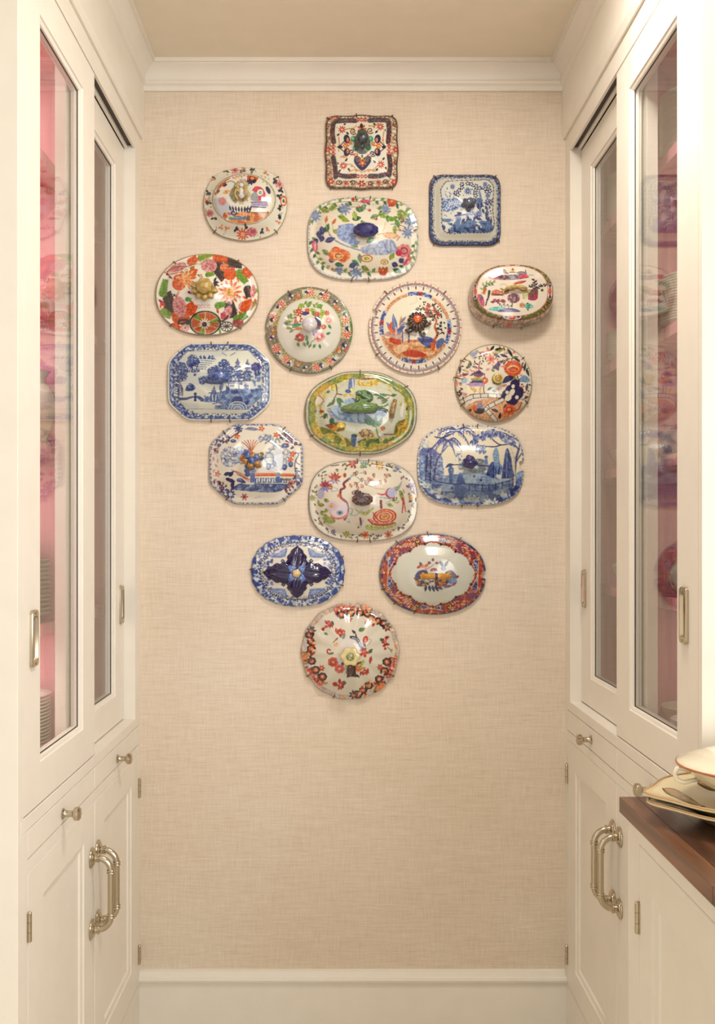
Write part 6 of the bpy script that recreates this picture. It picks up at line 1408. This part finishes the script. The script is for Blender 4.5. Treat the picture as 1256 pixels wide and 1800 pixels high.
# 15 --- blue lid with four leaves
L = Lid('blue bordered oval lid with four navy acanthus leaves in relief', art15(), [(0, .040), (.45, .035), (.72, .024), (.82, .017), (.94, .012), (1, .008)], (18, -18, 178))
c = L.P(605, 512)
def leaf_mesh(L, o, ang, ln, wd, hgt, nt=28, ns=14, lobes=4):
    q = math.radians(ang); e = Vector((math.cos(q), 0, math.sin(q))); t = Vector((-math.sin(q), 0, math.cos(q)))
    top, bot = [], []
    for i in range(nt + 1):
        s_ = i/nt; env = math.sin(math.pi*min(1, .10 + .90*s_**.85))**.62 if s_ < 1 else .02
        w_ = wd*env*(1 + .17*abs(math.sin(lobes*math.pi*s_)) - .10)
        a, b = [], []
        for j in range(ns + 1):
            r = -1 + 2*j/ns; p = o + e*(ln*s_ - .10*ln*abs(r)*(.4)) + t*(w_*r)
            base = L.hat(p.x, p.z)
            rise = hgt*(1 - r*r)**.6*(.35 + .65*math.sin(math.pi*min(1, .15 + .8*s_))) + .0016*math.cos(r*9 + s_*6) - .0022*math.exp(-(r/.12)**2)
            a.append((p.x, WALL_Y - base - .0012 - max(rise, .0002), p.z)); b.append((p.x, WALL_Y - base + .001, p.z))
        top.append(a); bot.append(b)
    m = MB(); n1 = ns + 1
    vs = [p for r in top for p in r] + [p for r in bot for p in r]; off = len(top)*n1; fs = []
    for i in range(nt):
        for j in range(ns):
            k = i*n1 + j; fs.append((k, k+1, k+n1+1, k+n1)); fs.append((off+k, off+k+n1, off+k+n1+1, off+k+1))
        for j in (0, ns):
            k = i*n1 + j; fs.append((k, k+n1, off+k+n1, off+k))
    return m.add(vs, fs)
nav = glz('leaf_navy_glaze', (28, 22, 62), (44, 34, 84), .12, 150); sky = glz('leaf_blue_glaze', (92, 126, 196), (130, 158, 214), .14, 200)
for a, ln, wd in ((90, .073, .029), (180, .093, .029), (0, .095, .029), (270, .068, .029)):
    L.fin(leaf_mesh(L, c + Vector((math.cos(math.radians(a))*.004, 0, math.sin(math.radians(a))*.004)), a, ln, wd, .009), nav, 'acanthus_leaf', label='navy acanthus leaf in relief')
for a in (42, 138, 222, 318):
    L.fin(leaf_mesh(L, c + Vector((math.cos(math.radians(a))*.008, -.002, math.sin(math.radians(a))*.008)), a, .024, .014, .011, 14, 10, 3), sky, 'small_leaf', label='pale blue leaf in relief')
L.fin(MB().lathe([(.016, -.004), (.013, .008), (.0115, .014)], c, '-y', 24), nav, 'finial_stem')
L.fin(MB().lathe([(.0112, .012), (.0118, .016), (.0095, .0195), (.004, .021), (0, .021)], c, '-y', 24, wob=lambda a, h: 1 + .08*math.cos(5*a)), glz('button_gilt', (206, 176, 116), (222, 200, 150), .2), 'finial', label='gilt button')
# 16 --- red border lid
L = Lid('oval lid with rust red and blue border and a gold bar handle', art16(), [(0, .052), (.45, .045), (.68, .032), (.78, .022), (.88, .016), (.96, .012), (1, .008)], (97, 52, 138, 197, 218, 245))
c = L.P(655, 525)
m = MB().tube([c + Vector(p) for p in ((-.034, -.004, 0), (-.030, -.012, 0), (-.018, -.017, 0), (.018, -.017, 0), (.030, -.012, 0), (.034, -.004, 0))], [.006, .0075, .0085, .0085, .0075, .006], 16)
for sx in (-1, 1): m.blob(c + Vector((sx*.034, -.005, 0)), (.009, .008, .010), wob=lump(5, .14))
L.fin(m, glz('amber_glaze', (196, 132, 40), (216, 160, 70), .15), 'bar_handle', label='amber gold bar handle')
L.fin(MB().lathe([(.0087, -.0035), (.0095, -.0025), (.0095, .0025), (.0087, .0035)], c + Vector((.001, -.017, 0)), 'x', 20), glz('navy_glaze', (26, 26, 84)), 'handle_band', label='navy band')
# 17 --- fluted round lid
L = Lid('lowest hanging lid, round and fluted, with red floral swags and cream flower knob', art17(), dome(.012, .058, 1.1, .90), (250, 210, 330), relief=lambda f, th: .0016*np.cos(14*np.asarray(th))*np.clip((np.asarray(f)-.3)/.5, 0, 1))
c = L.P(630, 690)
m = MB(); NP = 72
rings = [[(c.x + r*(1 + w*math.cos(6*a))*math.cos(a), c.y - h, c.z + .004 + r*(1 + w*math.cos(6*a))*math.sin(a)) for a in (2*math.pi*i/NP for i in range(NP))] for r, w, h in ((.007, 0, -.003), (.006, 0, .010), (.014, .06, .016), (.024, .10, .022), (.0255, .11, .0245), (.022, .09, .0265), (.014, .05, .0255), (.0115, 0, .0255))]
L.fin(m.loops(rings), glz('cream_flower_glaze', (224, 208, 150), (214, 194, 128)), label='cream flower shaped knob')
L.fin(MB().lathe([(.0115, .024), (.0110, .0275), (.006, .0295), (0, .0298)], c + Vector((0, 0, .004)), '-y', 24, wob=lambda a, h: 1 + .06*math.cos(8*a)), glz('green_seed_glaze', (74, 110, 74), (190, 180, 120), .2, 260), 'finial_centre', label='green seeded centre')
L.fin(MB().tube([c + Vector(p) for p in ((0, -.010, -.012), (-.001, -.010, -.028), (-.002, -.006, -.044))], [.007, .0085, .010], 12), glz('umber_glaze', (66, 44, 40), (96, 70, 56)), 'finial_stem', label='dark brown stem')
# ================================================================== tureen and platters on the counter
MATS = dict(white=glz('plate_white', (226, 220, 204)), cream=glz('cream_ware', (226, 208, 164), (232, 216, 176), .14, 8), ivory=glz('ivory_ware', (232, 222, 196)), line=glz('rust_line', (176, 96, 46)), tanline=glz('tan_line', (190, 150, 96)),
            leaf=glz('ochre_leaf', (190, 142, 62), (166, 118, 54), .2, 60), leafe=glz('leaf_vein', (112, 86, 44)), green=glz('leaf_green', (96, 120, 60), (60, 96, 60), .2, 90), berry=glz('berry', (40, 36, 40)), fruit=glz('orange_fruit', (206, 130, 48), (222, 156, 70)))
def oval(cx, cy, a, b, z, n=96, wob=None):
    return [(cx + a*(1 + (wob(t) if wob else 0))*math.cos(t), cy + b*(1 + (wob(t) if wob else 0))*math.sin(t), z) for t in (2*math.pi*i/n for i in range(n))]
def platter(cx, cy, z, a, b, label, ears=True):
    "shallow oval dish with waved rim and a small ear at each end"
    ear = lambda t: (.075*math.exp(-((abs(math.sin(t)))/.20)**2) if ears else 0) + .010*math.cos(8*t)
    nul = lambda t: .004*math.cos(8*t)
    R = [(.02, .0015), (.55, .0015), (.60, 0), (.63, .0015), (.70, .011), (.84, .022), (.95, .0285), (.985, .0305), (1.0, .0325), (.997, .0345), (.975, .0345), (.94, .0325), (.84, .0265), (.70, .0155), (.62, .0085), (.50, .007), (.02, .007)]
    root = empty('platter', (cx, cy, z), label, 'platter', 'stacked cream platters under the tureen')
    m = MB().loops([oval(cx, cy, a*f, b*f, z + h, wob=(ear if f > .93 else nul)) for f, h in R])
    o = m.build('dish', MATS['cream'], root, True, loc=(cx, cy, z)); o.location = (0, 0, 0)
    pts = [Vector(p) for p in oval(cx, cy, a*.99, b*.99, z + .0352, 96, ear)]
    o = MB().tube(pts + [pts[0], pts[1]], .0018, 8, False).build('painted_rim', MATS['tanline'], root, True, loc=(cx, cy, z)); o.location = (0, 0, 0)
    return root
PCX, PCY = 0.700, 1.583
p1 = platter(PCX + .004, PCY - .004, CZ, .203, .150, 'lower cream oval platter resting directly on the walnut counter')
p2 = platter(PCX, PCY, CZ + .0125, .203, .150, 'upper cream oval platter with ochre leaves beneath the tureen')
def surf(p, x, y):
    "height of the upper platter's rim slope"
    r = math.hypot((x - PCX)/.203, (y - PCY)/.150)
    return CZ + .0125 + float(np.interp(r, [.5, .62, .70, .84, .94, .975, 1], [.007, .0085, .0155, .0265, .0325, .0345, .0345])) + .0006
def decal_leaf(root, x, y, ang, ln, wd, mat, name, hfun, loc):
    q = math.radians(ang); vs, fs = [], []; n = 14
    for i in range(n + 1):
        t = i/n; w_ = wd*math.sin(math.pi*t**.75)*(1 + .08*math.sin(9*t)) + .0003
        for r in (-1, -.5, 0, .5, 1):
            px = x + math.cos(q)*ln*t - math.sin(q)*w_*r; py = y + math.sin(q)*ln*t + math.cos(q)*w_*r
            vs.append((px - loc[0], py - loc[1], hfun(px, py) + .0010*(1 - r*r) - loc[2]))
    for i in range(n):
        for j in range(4): k = i*5 + j; fs.append((k, k+1, k+6, k+5))
    o = MB().add(vs, fs).build(name, MATS[mat], root, True)
    return o
_loc = (PCX, PCY, CZ + .0125)
hf = lambda x, y: surf(None, x, y)
for x, y, a, ln, wd in ((.522, 1.622, -22, .066, .026), (.540, 1.535, -40, .046, .010), (.580, 1.490, -20, .060, .020), (.60, 1.68, 10, .06, .014)):
    decal_leaf(p2, x, y, a, ln, wd, 'leafe', 'painted_leaf_edge', lambda X_, Y_: hf(X_, Y_) - .0002, _loc)
    decal_leaf(p2, x + .002*math.cos(math.radians(a)), y + .002*math.sin(math.radians(a)), a, ln*.93, wd*.84, 'leaf', 'painted_leaf', hf, _loc)
# tureen
TX, TY, TZ = 0.705, 1.583, CZ + .0125 + .0072
tu = empty('soup_tureen', (TX, TY, TZ), 'cream lidded tureen with rust line and fruit, standing on the platters', 'tureen')
def tput(mb, name, mat, smooth=True):
    o = mb.build(name, MATS[mat], tu, smooth, loc=(TX, TY, TZ)); o.location = (0, 0, 0); return o
sx, sy = .166, .128
B = [(.02, .0), (.42, .0), (.46, .002), (.45, .006), (.38, .009), (.40, .013), (.58, .025), (.76, .040), (.87, .053), (.915, .063), (.93, .0675), (.90, .0675), (.84, .052), (.5, .024), (.02, .018)]
LZ = -.012
tput(MB().loops([oval(TX, TY, sx*f, sy*f, TZ + h) for f, h in B]), 'bowl', 'ivory')
Lp = [(1.0, .0815), (1.015, .0835), (1.0, .0865), (.93, .090), (.80, .0975), (.62, .1045), (.50, .1075), (.47, .109), (.475, .1135), (.45, .1165), (.34, .121), (.20, .1245), (.02, .1255)]
tput(MB().loops([oval(TX, TY, sx*f, sy*f, TZ + h + LZ) for f, h in [(.02, .082), (.9, .080)] + Lp]), 'lid', 'ivory')
for f, h, r, mt in ((1.014, .0715, .0017, 'line'), (.955, .0680, .0011, 'line'), (.476, .0998, .0011, 'line'), (.45, .0045, .001, 'tanline')):
    P_ = [Vector(p) for p in oval(TX, TY, sx*f, sy*f, TZ + h)]
    tput(MB().tube(P_ + P_[:2], r, 8, False), 'painted_line', mt)
for sg in (-1, 1):
    for dy in (0,):
        P_ = [Vector((TX + sg*x, TY + dy, TZ + z)) for x, z in ((.150, .060), (.162, .066), (.172, .0665), (.1765, .058), (.172, .048), (.161, .044), (.138, .049))]
        tput(MB().tube(P_, [.0032, .0036, .0036, .0036, .0036, .0036, .0034], 10), 'handle', 'ivory')
m = MB().blob((TX - .004, TY, TZ + .122), (.016, .013, .011), wob=lump(5, .12)); m.tube([(TX, TY, TZ + .111), (TX, TY, TZ + .119)], .007)
tput(m, 'finial', 'green')
for k in range(6): 
    a = 60*k; q = math.radians(a)
    decal_leaf(tu, TX + .012*math.cos(q), TY + .010*math.sin(q), a, .045, .011, 'green', 'lid_leaf', lambda X_, Y_: TZ + .1145 - .05*math.hypot(X_-TX, (Y_-TY)*1.3)**1.0*.55, (TX, TY, TZ))
# painted fruit on the side of the bowl
def on_bowl(deg, z):
    f = float(np.interp(z, [.013, .025, .040, .053, .063], [.40, .58, .76, .87, .915])); q = math.radians(deg)
    return Vector((TX + sx*f*math.cos(q), TY + sy*f*math.sin(q), TZ + z))
for mt, nm, lst in (('berry', 'painted_berry', ((220, .039, .0045), (222.5, .035, .004), (218, .035, .004), (220, .031, .004))), ('fruit', 'painted_fruit', ((229, .042, .0125),)), ('green', 'painted_leaf', ((225, .029, .008), (231, .028, .009), (235, .030, .008)))):
    for d, z, r in lst:
        p = on_bowl(d, z); nrm = Vector(((p.x - TX)/sx**2, (p.y - TY)/sy**2, -1.2/sx)).normalized()
        rot = nrm.to_track_quat('Z', 'Y').to_matrix()
        tput(MB().blob(p, (r, r*.8, .0012), 14, 8, None, rot), nm, mt)
P_ = [on_bowl(214 + k*2, .046 - .002*k) + Vector((0, -.0005, 0)) for k in range(4)]
tput(MB().tube(P_, .0009, 6), 'painted_stem', 'leafe')

# ================================================================== china behind the glass
def shared(mb, name, mat):
    o = mb.build(name, mat, None, True); me = o.data; bpy.data.objects.remove(o); return me
def plate_mesh(r, mat, name='plate', deep=0.018):
    P_ = [(0, .0012), (r*.55, .0012), (r*.56, 0), (r*.60, 0), (r*.62, .0012), (r*.80, deep*.5), (r, deep), (r*1.004, deep + .0014), (r*.995, deep + .0024), (r*.80, deep*.5 + .0026), (r*.64, .0040), (r*.60, .0036), (0, .0036)]
    return shared(MB().lathe(P_, (0, 0, 0), 'z', 40), name, mat)
ORD = 'first second third fourth fifth sixth seventh eighth ninth tenth eleventh twelfth thirteenth fourteenth fifteenth sixteenth seventeenth eighteenth nineteenth twentieth twenty-first'.split()
def stack(me, name, x, y, z, n, pitch, label, cat, group):
    for k in range(n):
        o = bpy.data.objects.new(name, me); COL.objects.link(o)
        o.location = (x, y, z + k*pitch); o.rotation_euler = (0, 0, k*1.3)
        kind = label.split('|')
        lb = ('topmost ' if k == n - 1 else 'lowest ' if k == 0 else ORD[k] + ' ') + kind[0] + (' of the ' if k in (0, n - 1) else ' up in the ') + kind[1]
        tag(o, lb, cat, group)
silver = glz('grey_ware', (150, 140, 128), (168, 158, 146), .18)
p_white = plate_mesh(.086, MATS['white']); p_far = plate_mesh(.080, MATS['white']); p_grey = plate_mesh(.088, silver, deep=.022); p_sauc = plate_mesh(.062, MATS['white'], 'saucer', .014)
RS = dict(a=2.240, b=1.856, c=1.572, d=1.258, f=.935 + .012); LS = dict(a=2.238, b=1.926, c=1.597, d=1.200, f=.890 + .012)
G = .0004
stack(p_white, 'plate', .806, 2.245, RS['a'] + G, 21, .0062, 'white plate|nearer stack, right cabinet top shelf', 'plate', 'nearer plate stack, right top shelf')
stack(p_far, 'plate', .800, 2.700, RS['a'] + G, 18, .0062, 'white plate|farther stack, right cabinet top shelf', 'plate', 'farther plate stack, right top shelf')
stack(p_white, 'plate', .806, 2.245, RS['b'] + G, 17, .0062, 'white plate|nearer stack, right cabinet second shelf', 'plate', 'nearer plate stack, right second shelf')
stack(p_far, 'plate', .800, 2.700, RS['b'] + G, 12, .0062, 'white plate|farther stack, right cabinet second shelf', 'plate', 'farther plate stack, right second shelf')
def thing(mb, name, mat, label, cat, loc):
    o = mb.build(name, mat, None, True, loc=loc); return tag(smooth_angle(o, 50), label, cat)
def bowl(x, y, z, r, h, label, mat='white', name='soup_bowl'):
    P_ = [(0, 0), (r*.5, 0), (r*.52, .004), (r*.55, .006), (r*.85, h*.45), (r*.97, h*.85), (r*1.02, h), (r, h + .001), (r*.93, h*.85), (r*.8, h*.45), (r*.4, .010), (0, .009)]
    return thing(MB().lathe(P_, (x, y, z), 'z', 40), name, MATS[mat] if isinstance(mat, str) else mat, label, 'bowl', (x, y, z))
bowl(.800, 2.250, RS['c'] + G, .080, .055, 'wide white bowl on the middle shelf of the right cabinet')
bowl(.795, 2.690, RS['c'] + G, .074, .050, 'white bowl behind the farther right glass door')
def teapot(x, y, z, label):
    root = empty('teapot', (x, y, z), label, 'teapot'); loc = (x, y, z)
    imari = glz('imari_brown', (84, 44, 52), (176, 150, 140), .12, 34)
    def pt(mb, n, mat):
        o = mb.build(n, mat, root, True, loc=loc); o.location = (0, 0, 0); return o
    pt(MB().lathe([(0, 0), (.036, 0), (.038, .004), (.052, .016), (.060, .036), (.056, .060), (.042, .082), (.030, .098), (.027, .112), (.030, .116), (.022, .116), (.020, .1), (0, .09)], loc, 'z', 36), 'body', imari)
    pt(MB().lathe([(.031, .1165), (.030, .120), (.020, .128), (.009, .133), (0, .134)], loc, 'z', 30), 'lid', imari)
    pt(MB().lathe([(.004, .132), (.004, .137), (.009, .142), (.010, .148), (.006, .155), (0, .157)], loc, 'z', 20), 'knob', gold)
    pt(MB().tube([(x, y - .05, z + .03), (x, y - .075, z + .055), (x, y - .085, z + .090)], [.012, .008, .006], 12), 'spout', imari)
    pt(MB().tube([(x, y + .040, z + .088), (x, y + .072, z + .088), (x, y + .080, z + .055), (x, y + .056, z + .030)], .005, 10), 'handle', imari)
teapot(.785, 2.205, RS['d'] + G, 'brown patterned teapot with gold knob behind the right glass door')
def covered(x, y, z, r, label):
    root = empty('covered_dish', (x, y, z), label, 'dish'); loc = (x, y, z)
    def pt(mb, n, mat):
        o = mb.build(n, MATS[mat], root, True, loc=loc); o.location = (0, 0, 0)
    pt(MB().lathe([(0, 0), (r*.6, 0), (r*.62, .006), (r*.9, .03), (r, .05), (r*.9, .05), (0, .02)], loc, 'z', 36), 'base', 'ivory')
    pt(MB().lathe([(r*1.02, .0505), (r*1.03, .054), (r*.9, .063), (r*.5, .072), (.004, .075)], loc, 'z', 36), 'cover', 'ivory')
    pt(MB().lathe([(.006, .074), (.005, .080), (.010, .086), (.006, .092), (0, .093)], loc, 'z', 20), 'knob', 'leaf')
covered(.800, 2.690, RS['d'] + G, .070, 'small ivory covered dish behind the farther right glass door')
covered(.905, 2.262, RS['d'] + G, .058, 'ivory covered dish behind the brown teapot')
bowl(.795, 2.255, RS['f'] + G, .070, .060, 'cream bowl on the floor of the right cabinet', 'ivory')
bowl(.885, 2.13, RS['f'] + G, .055, .075, 'deep ivory bowl behind the cream bowl in the right cabinet', 'ivory')
stack(p_sauc, 'saucer', .758, 2.100, RS['f'] + G, 9, .0055, 'white saucer|low stack on the right cabinet floor', 'saucer', 'saucer stack, right cabinet floor')
# standing oval platter at the back of the right cabinet
m = MB(); q = Matrix.Rotation(math.radians(78), 3, 'Y')
R_ = [(.02, .0), (.6, .0), (.75, .008), (.97, .016), (1.0, .018), (.98, .020), (.75, .012), (.6, .005), (.02, .005)]
rings = []
for f, h in R_:
    rings.append([tuple(Vector((.972, 2.20, RS['f'] + .118)) + Vector((-h, 0, 0)) + Vector((.020*math.sin(t)*f, .105*f*math.cos(t), .113*f*math.sin(t)))) for t in (2*math.pi*i/56 for i in range(56))])
thing(m.loops(rings), 'platter', MATS['cream'], 'cream platter standing against the back of the right cabinet', 'platter', (.972, 2.20, RS['f'] + .004))
# left cabinet
def vase(x, y, z, s_, label):
    root = empty('vase', (x, y, z), label, 'vase'); loc = (x, y, z)
    P_ = [(0, 0), (.032, 0), (.034, .004), (.026, .014), (.024, .022), (.034, .048), (.043, .082), (.044, .106), (.036, .128), (.022, .144), (.020, .156), (.028, .170), (.031, .173), (.026, .173), (.016, .156), (0, .15)]
    o = MB().lathe([(r*s_, h*s_) for r, h in P_], loc, 'z', 36).build('body', MATS['ivory'], root, True, loc=loc); o.location = (0, 0, 0)
    for sg in (-1, 1):
        o = MB().tube([(x, y + sg*a*s_, z + b*s_) for a, b in ((.024, .160), (.046, .156), (.052, .136), (.042, .116))], .0045*s_, 8).build('handle', MATS['ivory'], root, True, loc=loc); o.location = (0, 0, 0)
vase(-.697, 2.278, LS['c'] + G, 1.0, 'white two-handled vase nearest the divider on the left middle shelf')
vase(-.735, 2.165, LS['c'] + G, .92, 'white two-handled vase at the left picture edge on the left middle shelf')
stack(p_grey, 'plate', -.742, 2.236, LS['d'] + G, 13, .0098, 'grey plate|tall stack in the left cabinet', 'plate', 'grey plate stack, left lower shelf')
bowl(-.748, 2.232, LS['d'] + G + 12*.0098 + .0246, .062, .070, 'flared grey bowl on top of the grey plates', silver)
stack(p_white, 'plate', -.742, 2.240, LS['f'] + G, 16, .0078, 'white plate|tall stack on the left cabinet floor', 'plate', 'white plate stack, left cabinet floor')
stack(p_sauc, 'saucer', -.715, 2.085, LS['f'] + G, 8, .0090, 'white saucer|short stack on the left cabinet floor', 'saucer', 'saucer stack, left cabinet floor')
